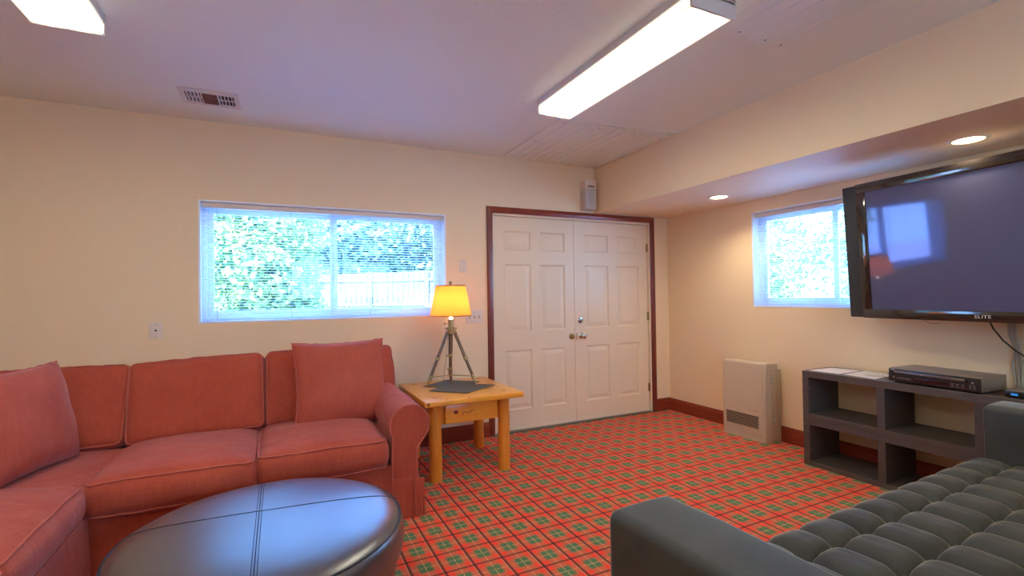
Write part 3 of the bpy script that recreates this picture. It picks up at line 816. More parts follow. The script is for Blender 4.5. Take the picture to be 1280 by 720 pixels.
def seam(p, q, off):
    pts = []; p, q = Vector((*p, 0)), Vector((*q, 0)); d = (q-p).normalized(); nn = Vector((-d.y, d.x, 0))*off
    for k in range(49):
        w = p.lerp(q, k/48)+nn; pts.append((w.x, w.y, topz(min(.49, Vector(w[:2]).length))+.0028*noise.noise(Vector((w.x, w.y, .45))*5)+.0004))
    return pts
for off in (-.009, 0, .009):
    obj('seam', tube_(bmesh.new(), seam((-.03, -.495), (-.03, .495), off), .0014 if off else .002, 5), 'leather_seam', ot, local=True)
obj('seam', tube_(bmesh.new(), seam((-.46, .13), (.49, .03), 0), .0018, 5), 'leather_seam', ot, local=True)
for k in range(4):
    an = PI/4+k*PI/2+.12; x_, y_ = .40*math.cos(an), .40*math.sin(an)
    bm = cyl(bmesh.new(), (x_, y_, 0), (x_*1.0, y_*1.0, .175), .022, .034, 20)
    obj('leg', bm, 'black_gloss', ot, local=True)

# ------------------------------------------------------------------ pine end table
tb = thing('end_table', 'knotty pine log end table with one drawer, beside the red sofa arm', 'table', (1.255, 3.6, 0))
bm = B(.88, 1.63, 3.20, 3.985, .545, .585, bev=.008, seg=3); obj('table_top', bm, 'pine', tb)
def log(x, y, r, z1, seed):
    bm = bmesh.new(); n = 20; rows = []
    for j in range(15):
        z = z1*j/14; rr = r*(1.06-.08*j/14)+.004*noise.noise(Vector((seed, z*8, 0)))
        if j == 0: rr *= .94
        rows.append([bm.verts.new((x+(rr+.0035*noise.noise(Vector((math.cos(2*PI*k/n)*2, math.sin(2*PI*k/n)*2+seed, z*4))))*math.cos(2*PI*k/n)+.006*noise.noise(Vector((seed*3, z*2.5, 1))), y+rr*math.sin(2*PI*k/n), z)) for k in range(n)])
    for a, b in zip(rows, rows[1:]):
        for k in range(n): bm.faces.new((a[k], a[(k+1) % n], b[(k+1) % n], b[k]))
    bm.faces.new(rows[0]); bm.faces.new(rows[-1]); return bm
for i, (x, y) in enumerate(((.985, 3.315), (1.515, 3.315), (1.545, 3.90), (.985, 3.90))):
    obj('leg', log(x, y, .043, .546, i*3+1), 'pine_log', tb)
    # leg tenon showing through the top
    bm = cyl(bmesh.new(), (x, y, .580), (x, y, .5865), .021, n=16); obj('tenon', bm, 'pine_knot' if i == 9 else 'pine_log', tb)
bm = bmesh.new()
box(bm, 1.0, 1.5, 3.33, 3.35, .385, .546, .003); box(bm, .975, .995, 3.34, 3.88, .41, .546, .003); box(bm, 1.52, 1.54, 3.34, 3.88, .41, .546, .003); box(bm, 1.0, 1.53, 3.90, 3.92, .41, .546, .003)
obj('apron', bm, 'pine', tb)
dw = obj('drawer', B(1.052, 1.452, 3.288, 3.3295, .395, .530, bev=.006, seg=2), 'pine_drawer', tb)
bm = sph(bmesh.new(), (1.13, 3.2885, .473), .016, (1.15, .12, .9)); obj('knot', bm, 'pine_knot', dw)
bm = bmesh.new()
tube_(bm, [(1.175, 3.2875, .452), (1.195, 3.2875, .466), (1.225, 3.2875, .462), (1.25, 3.2875, .470), (1.268, 3.2875, .480)], .0022, 5); tube_(bm, [(1.235, 3.2875, .462), (1.245, 3.2875, .476)], .002, 5); tube_(bm, [(1.185, 3.2875, .462), (1.178, 3.2875, .476)], .0015, 5); tube_(bm, [(1.228, 3.2875, .46), (1.222, 3.2875, .448)], .0015, 5)
obj('grain_crack', bm, 'pine_knot', dw)
for (x, y) in ((.90, 3.42), (1.05, 3.23), (1.2, 3.205)):
    bm = cyl(bmesh.new(), (x, y, .584), (x, y, .5858), .008, n=10); obj('knot', bm, 'pine_knot', tb)
bm = sph(bmesh.new(), (.905, 3.2005, .565), .011, (1.2, .1, 1)); obj('knot', bm, 'pine_knot', tb)
bm = cyl(bmesh.new(), (.983, 3.965, .0), (.983, 3.965, .02), .001, n=4); bm.free()
# two grey mats
def mat_(pts, z, label):
    bm = bmesh.new(); prism(bm, pts, 2, z, z+.003)
    return single('placemat', bm, 'slate_mat', label, 'placemat', 'grey placemats on the pine table')
mat_([(1.02, 3.76), (1.27, 3.945), (1.50, 3.745), (1.26, 3.50)], .5872, 'dark grey square placemat at the back, partly under the other on the pine table')
mat_([(1.01, 3.56), (1.29, 3.745), (1.54, 3.53), (1.235, 3.335)], .5904, 'dark grey square placemat at the front of the pine table')

# ------------------------------------------------------------------ tripod lamp
LC = Vector((1.245, 3.72, 0)); ZT = .5935
lp = thing('table_lamp', 'tripod table lamp with a glowing amber drum shade on the pine table', 'lamp', (LC.x, LC.y, .585))
hub = Vector((LC.x, LC.y, 1.03))
feet = [Vector((1.035, 3.70, .5925)), Vector((1.395, 3.55, .5957)), Vector((1.30, 3.93, .5925))]
sprd = []
for ft in feet:
    d = (Vector((ft.x, ft.y, 0))-Vector((hub.x, hub.y, 0))).normalized()
    top = hub+d*.028+Vector((0, 0, -.01))
    bm = bmesh.new()
    ax = (ft-top)
    sd2 = Vector((-d.y, d.x, 0))*.010
    cyl(bm, top+sd2, top+ax*.52+sd2*.8, .0085, .0085, 10); cyl(bm, top-sd2, top+ax*.52-sd2*.8, .0085, .0085, 10)
    cyl(bm, top+ax*.42, top+ax*.86, .0125, .011, 14); 
    leg = obj('leg', bm, 'lamp_wood', lp)
    bm = bmesh.new(); cyl(bm, top+ax*.86, ft+ax*0-ax*.0, .010, .002, 12); cyl(bm, top+ax*.80, top+ax*.88, .014, .014, 14)
    obj('ferrule', bm, 'aged_brass', leg)
    bm = bmesh.new(); cyl(bm, top+ax*.48, top+ax*.53, .018, .018, 14); cyl(bm, top+ax*.505+sd2, top+ax*.505+sd2*3.2, .004, .004, 8); sph(bm, top+ax*.505+sd2*3.4, .007)
    obj('clamp_knob', bm, 'aged_brass', leg)
    sprd.append(top+ax*.83)
bm = bmesh.new(); mid = sum(sprd, Vector())/3
for p_ in sprd: cyl(bm, p_, mid, .0035, n=8); 
cyl(bm, mid-Vector((0, 0, .012)), mid+Vector((0, 0, .012)), .012, n=12)
obj('spreader', bm, 'aged_brass', lp)
bm = bmesh.new(); cyl(bm, mid+Vector((0, 0, -.05)), hub, .0075, n=12); obj('centre_rod', bm, 'lamp_wood', lp)
bm = bmesh.new()
for zz in (mid.z+.05, mid.z+.16):
    cyl(bm, (mid.x, mid.y, zz-.012), (mid.x, mid.y, zz+.012), .013, n=12); cyl(bm, (mid.x, mid.y, zz), (mid.x-.028, mid.y-.012, zz), .004, n=8); sph(bm, (mid.x-.03, mid.y-.013, zz), .008)
cyl(bm, (mid.x, mid.y, mid.z-.09), (mid.x, mid.y, mid.z-.05), .002, .008, 10)
obj('clamp', bm, 'aged_brass', lp)
bm = lathe(bmesh.new(), hub[:], [(.034, -.035), (.042, -.03), (.042, -.012), (.030, -.006), (.030, .0), (.048, .004), (.048, .014), (.022, .018), (.021, .07), (.026, .074), (.026, .082), (.0, .084)], 28)
cyl(bm, (hub.x-.02, hub.y, hub.z+.05), (hub.x-.05, hub.y-.01, hub.z+.05), .004, n=8); sph(bm, (hub.x-.055, hub.y-.012, hub.z+.05), .009)
for ft in feet:
    d = (ft-hub); d.z = 0; d.normalize(); cyl(bm, hub+d*.03+Vector((-d.y*.018, d.x*.018, -.02)), hub+d*.03-Vector((-d.y*.018, d.x*.018, .02)), .012, n=12)
obj('hub', bm, 'aged_brass', lp)
SB, ST = 1.143, 1.382
bm = bmesh.new(); lathe(bm, (hub.x, hub.y, 0), [(.166, SB), (.120, ST)], 64)
for f_ in [f for f in bm.faces if len(f.verts) > 4]: bm.faces.remove(f_)
obj('lamp_shade', bm, 'lamp_shade', lp)
bm = bmesh.new()
for z_, r_ in ((SB, .1665), (ST, .1205)):
    lathe(bm, (hub.x, hub.y, z_), [(r_-.0015, -.004), (r_+.001, -.004), (r_+.001, .004), (r_-.0015, .004), (r_-.0015, -.004)], 64)
obj('shade_trim', bm, 'shade_trim', lp)
bm = bmesh.new()
for sx in (-1, 1):
    tube_(bm, [(hub.x+sx*.015, hub.y, 1.10), (hub.x+sx*.05, hub.y, 1.135), (hub.x+sx*.062, hub.y, 1.22), (hub.x+sx*.045, hub.y, 1.33), (hub.x, hub.y, 1.382)], .002, 6)
for k in range(3):
    an = k*2*PI/3+.4; cyl(bm, (hub.x, hub.y, 1.384), (hub.x+.12*math.cos(an), hub.y+.12*math.sin(an), ST), .0015, n=6)
obj('harp', bm, 'aged_brass', lp)
obj('finial', lathe(bmesh.new(), (hub.x, hub.y, 1.38), [(.004, 0), (.010, .006), (.006, .012), (.014, .026), (.010, .038), (0, .043)], 16), 'aged_brass', lp)
bm = sph(bmesh.new(), (hub.x, hub.y, 1.185), .026, (1, 1, 1.25)); cyl(bm, (hub.x, hub.y, 1.11), (hub.x, hub.y, 1.16), .014, n=12); obj('bulb', bm, 'bulb_glow', lp)
bl_ = bpy.data.lights.new('lamp_bulb', 'POINT'); bl_.energy = 2.1; bl_.color = (1, .50, .20); bl_.shadow_soft_size = .04
bo = bpy.data.objects.new('lamp_bulb', bl_); COL.objects.link(bo); bo.location = (hub.x, hub.y, 1.26); 
obj('cord', tube_(bmesh.new(), [(hub.x-.01, hub.y+.03, 1.03), (hub.x-.01, hub.y+.10, .80), (hub.x-.02, 3.88, .60), (hub.x+.05, 3.95, .590), (hub.x+.10, 3.975, .5885)], .0025, 6), 'cord_grey', lp)

# ------------------------------------------------------------------ wall heater
ht = thing('space_heater', 'beige gas heater with a louvred grille standing on the carpet by the right wall', 'heater', (3.84, 3.02, 0))
bm = bmesh.new(); pr = [(3.905, 0), (3.905, .672), (3.765, .680), (3.752, .672), (3.742, .55), (3.735, .30), (3.733, .0)]
prism(bm, pr, 1, 2.80, 3.235)
# open louvre bay: build front as separate proud frame around it
bmesh.ops.bevel(bm, geom=[e for e in bm.edges if abs(e.verts[0].co.y-e.verts[1].co.y) < 1e-5 and e.calc_length() > .05], offset=.005, segments=2, affect='EDGES')
obj('casing', bm, 'heater_enamel', ht)
bm = bmesh.new(); prism(bm, [(3.765, .03), (3.765, .676), (3.748, .664), (3.737, .55), (3.7295, .30), (3.7285, .085), (3.735, .03)], 1, 2.825, 3.222)
obj('front_panel', bm, 'heater_enamel', ht)
obj('grille_recess', B(3.727, 3.731, 2.862, 3.192, .108, .222), 'dark_gap', ht)
for k in range(8):
    bm = box(bmesh.new(), -.0065, .0065, 2.860, 3.194, -.0013, .0013); bm.transform(Matrix.Translation((3.7255, 0, .114+k*.0148)) @ Matrix.Rotation(R(35), 4, 'Y'))
    obj('louvre', bm, 'heater_side', ht)
bm = B(3.7235, 3.7285, 2.854, 3.200, .100, .107); box(bm, 3.7235, 3.7285, 2.854, 3.2, .222, .229); box(bm, 3.7235, 3.7285, 2.854, 2.861, .107, .222); box(bm, 3.7235, 3.7285, 3.193, 3.2, .107, .222)
obj('grille_frame', bm, 'heater_enamel', ht)
bm = bmesh.new(); random.seed(5)
for row, (z_, y0, nn) in enumerate(((.262, 2.96, 8), (.250, 2.96, 8))):
    for k in range(nn): box(bm, 3.7293, 3.7300, y0-k*.0115-.004, y0-k*.0115+.004-.002*random.random(), z_-.003, z_+.003)
for k in range(15): box(bm, 3.7325, 3.7333, 3.02-k*.013-.004, 3.02-k*.013+.003, .048, .053 + .004*(k % 3 == 0))
obj('printed_marks', bm, 'print_grey', ht)
bm = B(3.80, 3.845, 2.7975, 2.7998, .50, .60); box(bm, 3.81, 3.86, 2.7975, 2.7998, .15, .48); obj('sticker', bm, 'sticker', ht)
bm = bmesh.new()
for k in range(26): box(bm, 3.815, 3.855-.008*(k % 4), 2.7968, 2.7976, .16+k*.0122, .163+k*.0122)
for k in range(7): box(bm, 3.805, 3.84-.005*(k % 3), 2.7968, 2.7976, .508+k*.0125, .512+k*.0125)
obj('label_print', bm, 'print_grey', ht)
obj('back_plate', B(3.905, 3.925, 2.79, 3.22, .0, .62, bev=.003), 'heater_side', ht)

# ------------------------------------------------------------------ stacked open shelf units
def shelf_unit(z0, label, tone=None):
    y1, y0, x0, x1 = 2.352, .83, 3.557, 3.922; h = .35; th = .046; t = thing('open_shelf', label, 'shelf', ((x0+x1)/2, (y0+y1)/2, z0), 0, 'stacked open shelf units')
    obj('top_board', B(x0, x1, y0, y1, z0+h-th, z0+h, bev=.002), 'blackbrown', t, smooth=False)
    obj('bottom_board', B(x0, x1, y0, y1, z0, z0+th*.78, bev=.002), 'blackbrown', t, smooth=False)
    for a in (y1-th, y0): obj('side_panel', B(x0+.0005, x1, a, a+th, z0+th*.78, z0+h-th, bev=.0015), 'blackbrown', t, smooth=False)
    for a in (1.803, 1.303): obj('divider', B(x0+.001, x1, a, a+.047, z0+th*.78, z0+h-th, bev=.0015), 'blackbrown', t, smooth=False)
    bm = bmesh.new()
    for z_ in (z0+.12, z0+.22): cyl(bm, (x0+.02, y1-th-.001, z_), (x0+.02, y1-th+.002, z_), .003, n=6)
    obj('peg_hole', bm, 'plate_plastic', t); return t
shelf_unit(0.0, 'black-brown open cube shelf unit standing on the carpet, lower of the stacked pair')
shelf_unit(.351, 'black-brown open cube shelf unit stacked on the other one, carrying the disc player')
ZS = .7015
def sheet(pts, z, label, th=.0016, mat='paper'):
    return single('paper_sheet', prism(bmesh.new(), pts, 2, z, z+th), mat, label, 'paper', 'papers on the shelf top')
sheet([(3.60, 2.325), (3.86, 2.315), (3.885, 2.12), (3.615, 2.115)], ZS, 'white paper sheet on the shelf top at its far left end')
sheet([(3.62, 2.09), (3.875, 2.10), (3.87, 1.90), (3.60, 1.875)], ZS, 'white paper sheet on the shelf top beside the disc player')
sheet([(3.875, 2.10), (3.91, 2.10), (3.91, 1.95), (3.875, 1.95)], ZS, 'thin strip of folded paper at the back of the shelf top', .003)
pk = thing('desk_puck', 'small round off-white plastic puck lying on the paper by the disc player', 'gadget', (3.74, 1.975, ZS+.0018))
obj('body', lathe(bmesh.new(), (0, 0, 0), [(.034, 0), (.040, .003), (.040, .009), (.030, .015), (0, .017)], 28, sy=1.25), 'paper', pk, local=True)
obj('tab', box(bmesh.new(), -.010, .016, -.080, -.043, 0, .008, .003), 'paper', pk, local=True)

# ------------------------------------------------------------------ disc player
PW = math.atan2(.05, .46)
dv = thing('disc_player', 'dark metal disc player with a red display, on top of the shelf unit', 'disc player', (3.575, 1.555, ZS), R(-3.5))
# local: x = depth into the shelf, y along the shelf (far end +)
wy = .236
obj('chassis', box(bmesh.new(), .012, .275, -wy, wy, .008, .092, .003), 'player_top', dv, local=True)
obj('front_panel', box(bmesh.new(), 0, .014, -wy, wy, .010, .088, .003), 'player_front', dv, local=True)
obj('disc_tray', box(bmesh.new(), -.004, .001, -.165, .205, .062, .075, .002), 'metal_grey', dv, local=True)
obj('tray_slot', box(bmesh.new(), -.001, .0006, -.180, .212, .058, .078, .001), 'dark_gap', dv, local=True)
obj('display', box(bmesh.new(), -.0012, .0006, -.085, .095, .024, .044, .001), 'display_red', dv, local=True)
bt = bmesh.new()
for y_ in (-.105, -.130, -.155):
    box(bt, -.003, .0004, y_-.006, y_+.006, .036, .042, .001); box(bt, -.003, .0004, y_-.008, y_+.008, .024, .028, .001)
for y_ in (-.190, -.208):
    for z_ in (.022, .032, .042): box(bt, -.003, .0004, y_-.005, y_+.005, z_, z_+.004, .001)
obj('button', bt, 'metal_grey', dv, local=True)
for y_, z_ in ((-.20, .060), (.205, .034)):
    bm = cyl(bmesh.new(), (-.004, y_, z_), (.0004, y_, z_), .006, n=14); obj('button', bm, 'player_top', dv, local=True)
mt = Matrix(((0, 0, -1, 0), (-1, 0, 0, 0), (0, 1, 0, 0), (0, 0, 0, 1)))   # text: +x -> -y, +y -> +z, facing -x
tx = text_bm('DVD', .010); tx.transform(Matrix.Translation((-.0046, .045, .0685)) @ mt); obj('tray_lettering', tx, 'letter_silver', dv, local=True, smooth=False)
bm = bmesh.new()
for k in range(9): box(bm, -.0008, .0003, .185-k*.009-.003, .185-k*.009+.003, .030, .033)
for k in range(4): box(bm, -.0008, .0003, .218-k*.006, .222-k*.006, .0808, .0848)
obj('printed_marks', bm, 'letter_silver', dv, local=True)
for x_ in (.03, .25):
    for y_ in (-.2, .2): obj('foot', cyl(bmesh.new(), (x_, y_, 0), (x_, y_, .009), .013, n=14), 'black_plastic', dv, local=True)
bm = bmesh.new()
for x_, z_ in ((.04, .03), (.23, .03)): cyl(bm, (x_, -wy-.0015, z_), (x_, -wy+.001, z_), .004, n=10)
obj('screw', bm, 'black_plastic', dv, local=True)
# ------------------------------------------------------------------ set-top box
sb = thing('cable_box', 'small dark set-top box with a blue lit display, at the right edge of the shelf', 'set-top box', (3.60, 1.10, ZS), 0)
obj('casing', box(bmesh.new(), .006, .19, -.13, .135, .004, .040, .004), 'player_top', sb, local=True)
obj('front_panel', box(bmesh.new(), 0, .008, -.13, .135, .003, .036, .003), 'black_plastic', sb, local=True)
obj('display', box(bmesh.new(), -.0010, .0004, .080, .108, .014, .024), 'display_blue', sb, local=True)
for y_ in (-.1, .1):
    for x_ in (.03, .16): obj('foot', cyl(bmesh.new(), (x_, y_, 0), (x_, y_, .005), .01, n=10), 'black_matte', sb, local=True)
# ------------------------------------------------------------------ television
TVS, TVT = R(5.5), R(3.7)
tv = thing('television', 'large black flat-screen television tilted down from the right wall', 'television', (3.64, 2.045, 1.11))
MW[tv.name] = Matrix.Translation((3.64, 2.045, 1.11)) @ Matrix.Rotation(-TVS, 4, 'Z') @ Matrix.Rotation(-TVT, 4, 'Y')
tv.rotation_euler = (0, -TVT, -TVS)
# local: -y runs to the right along the wall, -x faces the room, z up
TW, TH = 1.62, .915
obj('side_speaker', box(bmesh.new(), .004, .075, -.088, 0, .004, TH-.006, .003), 'black_matte', tv, local=True)
obj('side_speaker', box(bmesh.new(), .004, .075, -TW-.09, -TW-.002, .004, TH-.006, .003), 'black_matte', tv, local=True)
bz = bmesh.new()
y0_, y1_, z0_, z1_ = -TW, -.090, 0, TH
sy0, sy1, sz0, sz1 = -TW+.062, -.150, .062, TH-.062
box(bz, 0, .09, y0_, y1_, sz1, z1_, .003); box(bz, 0, .09, y0_, y1_, z0_, sz0, .003); box(bz, 0, .09, sy1, y1_, sz0-.002, sz1+.002, .002); box(bz, 0, .09, y0_, sy0, sz0-.002, sz1+.002, .002)
obj('bezel', bz, 'black_gloss', tv, local=True)
obj('screen', box(bmesh.new(), .006, .02, sy0-.002, sy1+.002, sz0-.002, sz1+.002), 'tv_screen', tv, local=True, smooth=False)
obj('back_housing', box(bmesh.new(), .088, .135, -TW+.15, -.25, .08, TH-.08, .01), 'black_plastic', tv, local=True)
tx = text_bm('ELITE', .026, .0006); tx.transform(Matrix.Diagonal((1.25, 1, 1, 1))); tx.transform(Matrix.Translation((-.0016, -.745, .030)) @ mt)
obj('bezel_lettering', tx, 'letter_silver', tv, local=True, smooth=False)
obj('status_mark', cyl(bmesh.new(), (-.0008, -.118, .026), (.001, -.118, .026), .003, n=8), 'display_blue', tv, local=True)
obj('wall_bracket', box(bmesh.new(), .13, .17, -1.05, -.65, .25, .62, .004), 'black_matte', tv, local=True)
# cables
single('power_cord', tube_(bmesh.new(), [(3.83, 1.375, 1.12), (3.86, 1.365, 1.06), (3.88, 1.33, .99), (3.90, 1.28, .93), (3.915, 1.20, .86), (3.92, 1.12, .76), (3.925, 1.05, .72)], .0045, 8),
       'black_plastic', 'thin black power cord hanging from the television to the shelf', 'cord')
single('power_cord', tube_(bmesh.new(), [(3.928, 1.62, .690), (3.93, 1.50, .62), (3.932, 1.42, .57), (3.932, 1.36, .545)], .0045, 8),
       'black_plastic', 'thin black cord behind the upper shelf compartment', 'cord')
rc = thing('cable_bundle', 'bundle of grey cables running down the wall under the television', 'cable', (3.93, 1.30, 0))
for k, dx in enumerate((0, .014, .028)):
    pts = [(3.93, 1.292+dx, 1.15), (3.93, 1.290+dx, 1.02), (3.932, 1.275+dx-.012*k*.4, .93), (3.932, 1.262+dx*1.6, .84), (3.932, 1.268+dx, .74), (3.932, 1.272+dx, .45)]
    obj('cable', tube_(bmesh.new(), pts, .0075, 8), 'cord_grey', rc)
single('wire_loop', tube_(bmesh.new(), [(3.725, 1.60+.055*math.cos(PI+PI*k/14), 1.122+.04*math.sin(PI+PI*k/14)) for k in range(15)], .0012, 6),
       'red_wire', 'thin red wire loop hanging below the television', 'wire')

# ------------------------------------------------------------------ charcoal velvet sofa (seen from behind its seat)
vs = thing('velvet_sofa', 'charcoal velvet sofa with deep biscuit-tufted seat and square arms, in the foreground', 'sofa', (.82, 1.115, 0), R(2.2))
# local: x along the seat, +y towards the front (0 = arm fronts)
LW = 2.68; AW = .235; AH = .70; DP = .90
bm = soft_box(AW/2, DP/2, (AH-.13)/2, .03, 6, 14, 8, lambda q: Vector((q.x+.004*math.sin(q.y*9), q.y, q.z+.004*max(0, 1-(q.x/(AW/2))**2)+.002*noise.noise(q*9))))
bm2 = bm.copy()
bm.transform(Matrix.Translation((AW/2, -DP/2, .13+(AH-.13)/2))); obj('arm', bm, 'grey_velvet', vs, local=True)
bm2.transform(Matrix.Translation((LW-AW/2, -DP/2, .13+(AH-.13)/2))); obj('arm', bm2, 'grey_velvet', vs, local=True)
def seat_mesh():
    bm = bmesh.new(); x0, x1 = AW+.004, LW-AW-.004
    px, py = .180, .190; tx0 = 1.567-.82-.02; yrow = -.122   # first dimple row behind the front edge (local y)
    yf = .055; rad = .10
    # arc-length parameter running from the back to the front and over the edge
    path = []
    y = -.72
    while y < yf-rad: path.append((Vector((0, y, .43)), Vector((0, 0, 1)), y)); y += .0095
    for k in range(13):
        t = PI/2*k/12; path.append((Vector((0, yf-rad+rad*math.sin(t), .43-rad+rad*math.cos(t))), Vector((0, math.sin(t), math.cos(t))), yf-rad+rad*t))
    for k in range(1, 5): path.append((Vector((0, yf, .43-rad-k*.02)), Vector((0, 1, 0)), yf-rad+rad*PI/2+k*.02))
    nx = int((x1-x0)/.0085); rows = []
    for c, nr, s in path:
        row = []
        for i in range(nx+1):
            x = x0+(x1-x0)*i/nx
            a = abs(math.sin(PI*(x-tx0)/px))
            ky = (s-yrow)/py
            if s < yrow+py*.5: bb = abs(math.sin(PI*ky))
            else: bb = 1
            fade = 1 if s < yf-rad*.2 else max(0, 1-(s-(yf-rad*.2))/.14)
            dimple = math.exp(-((((x-tx0)/px-round((x-tx0)/px))*px)**2+((ky-round(ky))*py)**2)/.0011) if s < yrow+py*.5 else 0
            ha = (1-(1-a)**2)**.5; hb = (1-(1-bb)**2.6)**.5
            # the channel creases are deep, the cross creases shallower
            h = .060*min(1, ha)*(.42+.58*hb)*(.35+.65*fade) - .014*dimple
            edge = min(x-x0, x1-x)
            h *= min(1, (edge/.05))**.5 if edge < .05 else 1
            h += .0012*noise.noise(Vector((x*60, s*14, 0)))*fade
            p = c+nr*(h-.042); row.append(bm.verts.new((x, p.y, p.z)))
        rows.append(row)
    for a, b in zip(rows, rows[1:]):
        for i in range(nx): bm.faces.new((a[i], a[i+1], b[i+1], b[i]))
    return bm
obj('seat_cushion', seat_mesh(), 'grey_velvet', vs, local=True)
obj('seat_base', box(bmesh.new(), AW, LW-AW, -.84, .0, .14, .31, .01), 'grey_velvet', vs, local=True)
first = None
for r_ in range(4):
    for i in range(-2, 12):
        x = 1.567-.82-.02+i*.18
        if not AW+.05 < x < LW-AW-.05: continue
        bm = sph(bmesh.new(), (0, 0, 0), .009, (1, 1, .5), 8) if first is None else None
        if first is None: first = obj('tuft_button', bm, 'grey_velvet', vs, local=True); q = first
        else: q = first.copy(); COL.objects.link(q); q.parent = vs
        q.location = (x, -.122-.19*r_, .389)
bm = soft_box((LW)/2-.02, .10, .34, .04, 20, 4, 8, lambda q: q); bm.transform(Matrix.Translation((LW/2, -DP-.03, .47)) @ Matrix.Rotation(R(6), 4, 'X')); obj('backrest', bm, 'grey_velvet', vs, local=True)
for x_ in (.07, LW-.07):
    for y_ in (-.06, -DP+.04): obj('leg', cyl(bmesh.new(), (x_, y_, 0), (x_, y_, .135), .014, .024, 14), 'black_gloss', vs, local=True)

# ------------------------------------------------------------------ outdoors
GZ = .86
bm = bmesh.new(); box(bm, -14, 18, D+T+.02, 26, GZ-.3, GZ); box(bm, X+T+.02, 18, -8, D+T+.02, GZ-.3, GZ)
obj('ground_outside', bm, 'concrete', kind='structure')
def leaves(bm, cen, rad, n, size, rng, shell=.55):
    for _ in range(n):
        while True:
            d = Vector((rng.uniform(-1, 1), rng.uniform(-1, 1), rng.uniform(-1, 1)))
            if .1 < d.length < 1: break
        d.normalize(); f = shell+(1-shell)*rng.random()
        lump = 1+.22*noise.noise(d*2.3+Vector(cen))
        p = Vector((cen[0]+d.x*rad[0]*f*lump, cen[1]+d.y*rad[1]*f*lump, cen[2]+d.z*rad[2]*f*lump))
        if p.z < GZ+.02: continue
        a = Vector((rng.gauss(0, 1), rng.gauss(0, 1), rng.gauss(0, 1))).normalized(); b = a.cross(d+Vector((.1, .2, .3))).normalized()
        s = size*rng.uniform(.6, 1.3); c = a*s; e = b*s*.5
        q = [bm.verts.new(p-c), bm.verts.new(p+e), bm.verts.new(p+c), bm.verts.new(p-e)]
        bm.faces.new(q)
def shrub(label, cx, cy, rad, h, n, size, mat, seed, kind='bush', grp=None, blobs=5):
    rng = random.Random(seed)
    t = thing('leafy_'+kind, label, kind, (cx, cy, GZ), 0, 'trees beyond the fence and hedges' if kind == 'tree' else 'bushes outside the windows')
    bm = bmesh.new()
    for k in range(blobs):
        rx = rad*rng.uniform(.45, .7); cz = GZ+h*(.16+.68*(k+.5)/blobs) if kind == 'bush' else GZ+h*(.22+.62*(k+.5)/blobs)
        leaves(bm, (cx+rng.uniform(-.5, .5)*rad, cy+rng.uniform(-.4, .4)*rad, cz), (rx, rx, h*.27), n//blobs, size, rng)
    obj('foliage', bm, mat, t, smooth=False)
    bm = bmesh.new()
    for k in range(4):
        an = rng.uniform(0, 6.28); tube_(bm, [(cx+.08*math.cos(an), cy+.08*math.sin(an), GZ), (cx+rad*.25*math.cos(an), cy+rad*.25*math.sin(an), GZ+h*.4), (cx+rad*.5*math.cos(an), cy+rad*.5*math.sin(an), GZ+h*.75)], .03 if kind == 'bush' else .07, 6)
    obj('stem', bm, 'bark', t)
    return t
shrub('big sunlit bush filling the left pane of the wide window', -.35, 7.6, 1.25, 2.15, 14000, .055, 'leaf_light', 1, blobs=7)
shrub('lower sunlit bush at the left edge of the wide window', -1.9, 7.0, .8, 2.1, 5000, .05, 'leaf_light', 2)
shrub('tall tree beyond the fence seen through the right pane', 3.2, 18.5, 3.4, 4.0, 14000, .15, 'leaf_dark', 3, 'tree', blobs=7)
shrub('tree beyond the fence behind the window mullion', .8, 16.8, 1.7, 3.6, 9000, .12, 'leaf_dark', 4, 'tree', blobs=6)
shrub('tree beyond the fence at the right end of the wide window', 7.0, 16.5, 2.6, 3.9, 8000, .13, 'leaf_light', 5, 'tree', blobs=6)
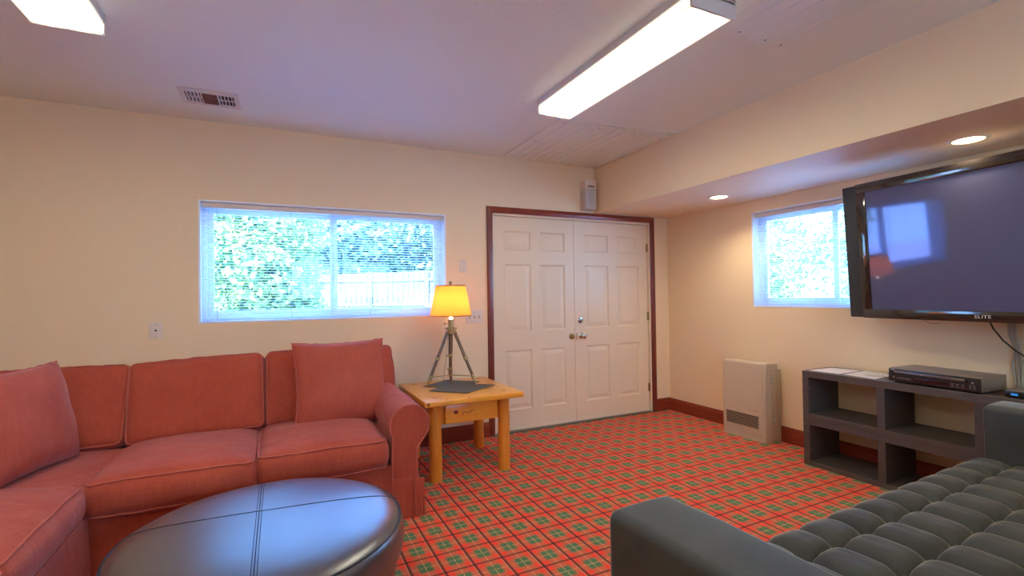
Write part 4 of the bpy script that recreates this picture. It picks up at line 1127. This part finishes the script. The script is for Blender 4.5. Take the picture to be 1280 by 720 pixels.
shrub('tree far behind the big bush at the left', -3.4, 15.5, 2.6, 3.6, 6000, .11, 'leaf_dark', 6, 'tree', blobs=6)
# fence: boards one by one
fr_ = thing('board_fence', 'pale weathered board fence across the yard outside the wide window', 'fence', (2.6, 13.2, GZ), 0)
A0, A1 = Vector((.9, 14.2, 0)), Vector((4.9, 11.8, 0)); dd = (A1-A0); Lf = dd.length; dd.normalize(); ang = math.atan2(dd.y, dd.x)
bm = box(bmesh.new(), -.066, .066, -.01, .01, 0, 1.02, .004, 1)
fb0 = obj('board', bm, 'fence_wood', fr_, local=True); n = int(Lf/.145)
for k in range(n):
    q = fb0 if k == 0 else fb0.copy()
    if k: COL.objects.link(q); q.parent = fr_
    p = A0+dd*(.145*k+.07); q.location = (p.x-2.6, p.y-13.2, .04+.02*noise.noise(Vector((k*.7, 0, 0)))+.003*k); q.rotation_euler.z = ang
nb = Vector((-dd.y, dd.x, 0))
for z_ in (.2, .85):
    bm = box(bmesh.new(), 0, Lf, -.02, .02, z_, z_+.08, .003, 1); bm.transform(Matrix.Translation((A0+nb*-.035)-Vector((2.6, 13.2, 0))) @ Matrix.Rotation(ang, 4, 'Z')); obj('rail', bm, 'fence_wood', fr_, local=True)
for k in range(4):
    p = A0+dd*(Lf*k/3)-nb*.07; bm = box(bmesh.new(), p.x-.05-2.6, p.x+.05-2.6, p.y-.05-13.2, p.y+.05-13.2, 0, 1.12, .006, 1); obj('post', bm, 'fence_wood', fr_, local=True)
# planted bank outside the right wall
shrub('ivy-like green hedge outside the right-hand window, nearest the corner', 7.3, 5.6, 1.5, 1.75, 8000, .05, 'leaf_light', 11, blobs=8)
shrub('green hedge outside the right-hand window, beside the television', 7.5, 3.6, 1.5, 1.8, 8000, .05, 'leaf_light', 12, blobs=8)
shrub('green hedge outside the right-hand window, hidden mostly by the television', 7.5, 1.9, 1.4, 1.7, 4000, .05, 'leaf_light', 13, blobs=6)
shrub('tree behind the hedges outside the right-hand window', 9.6, 7.5, 1.6, 2.4, 5000, .07, 'leaf_dark', 14, 'tree', blobs=6)
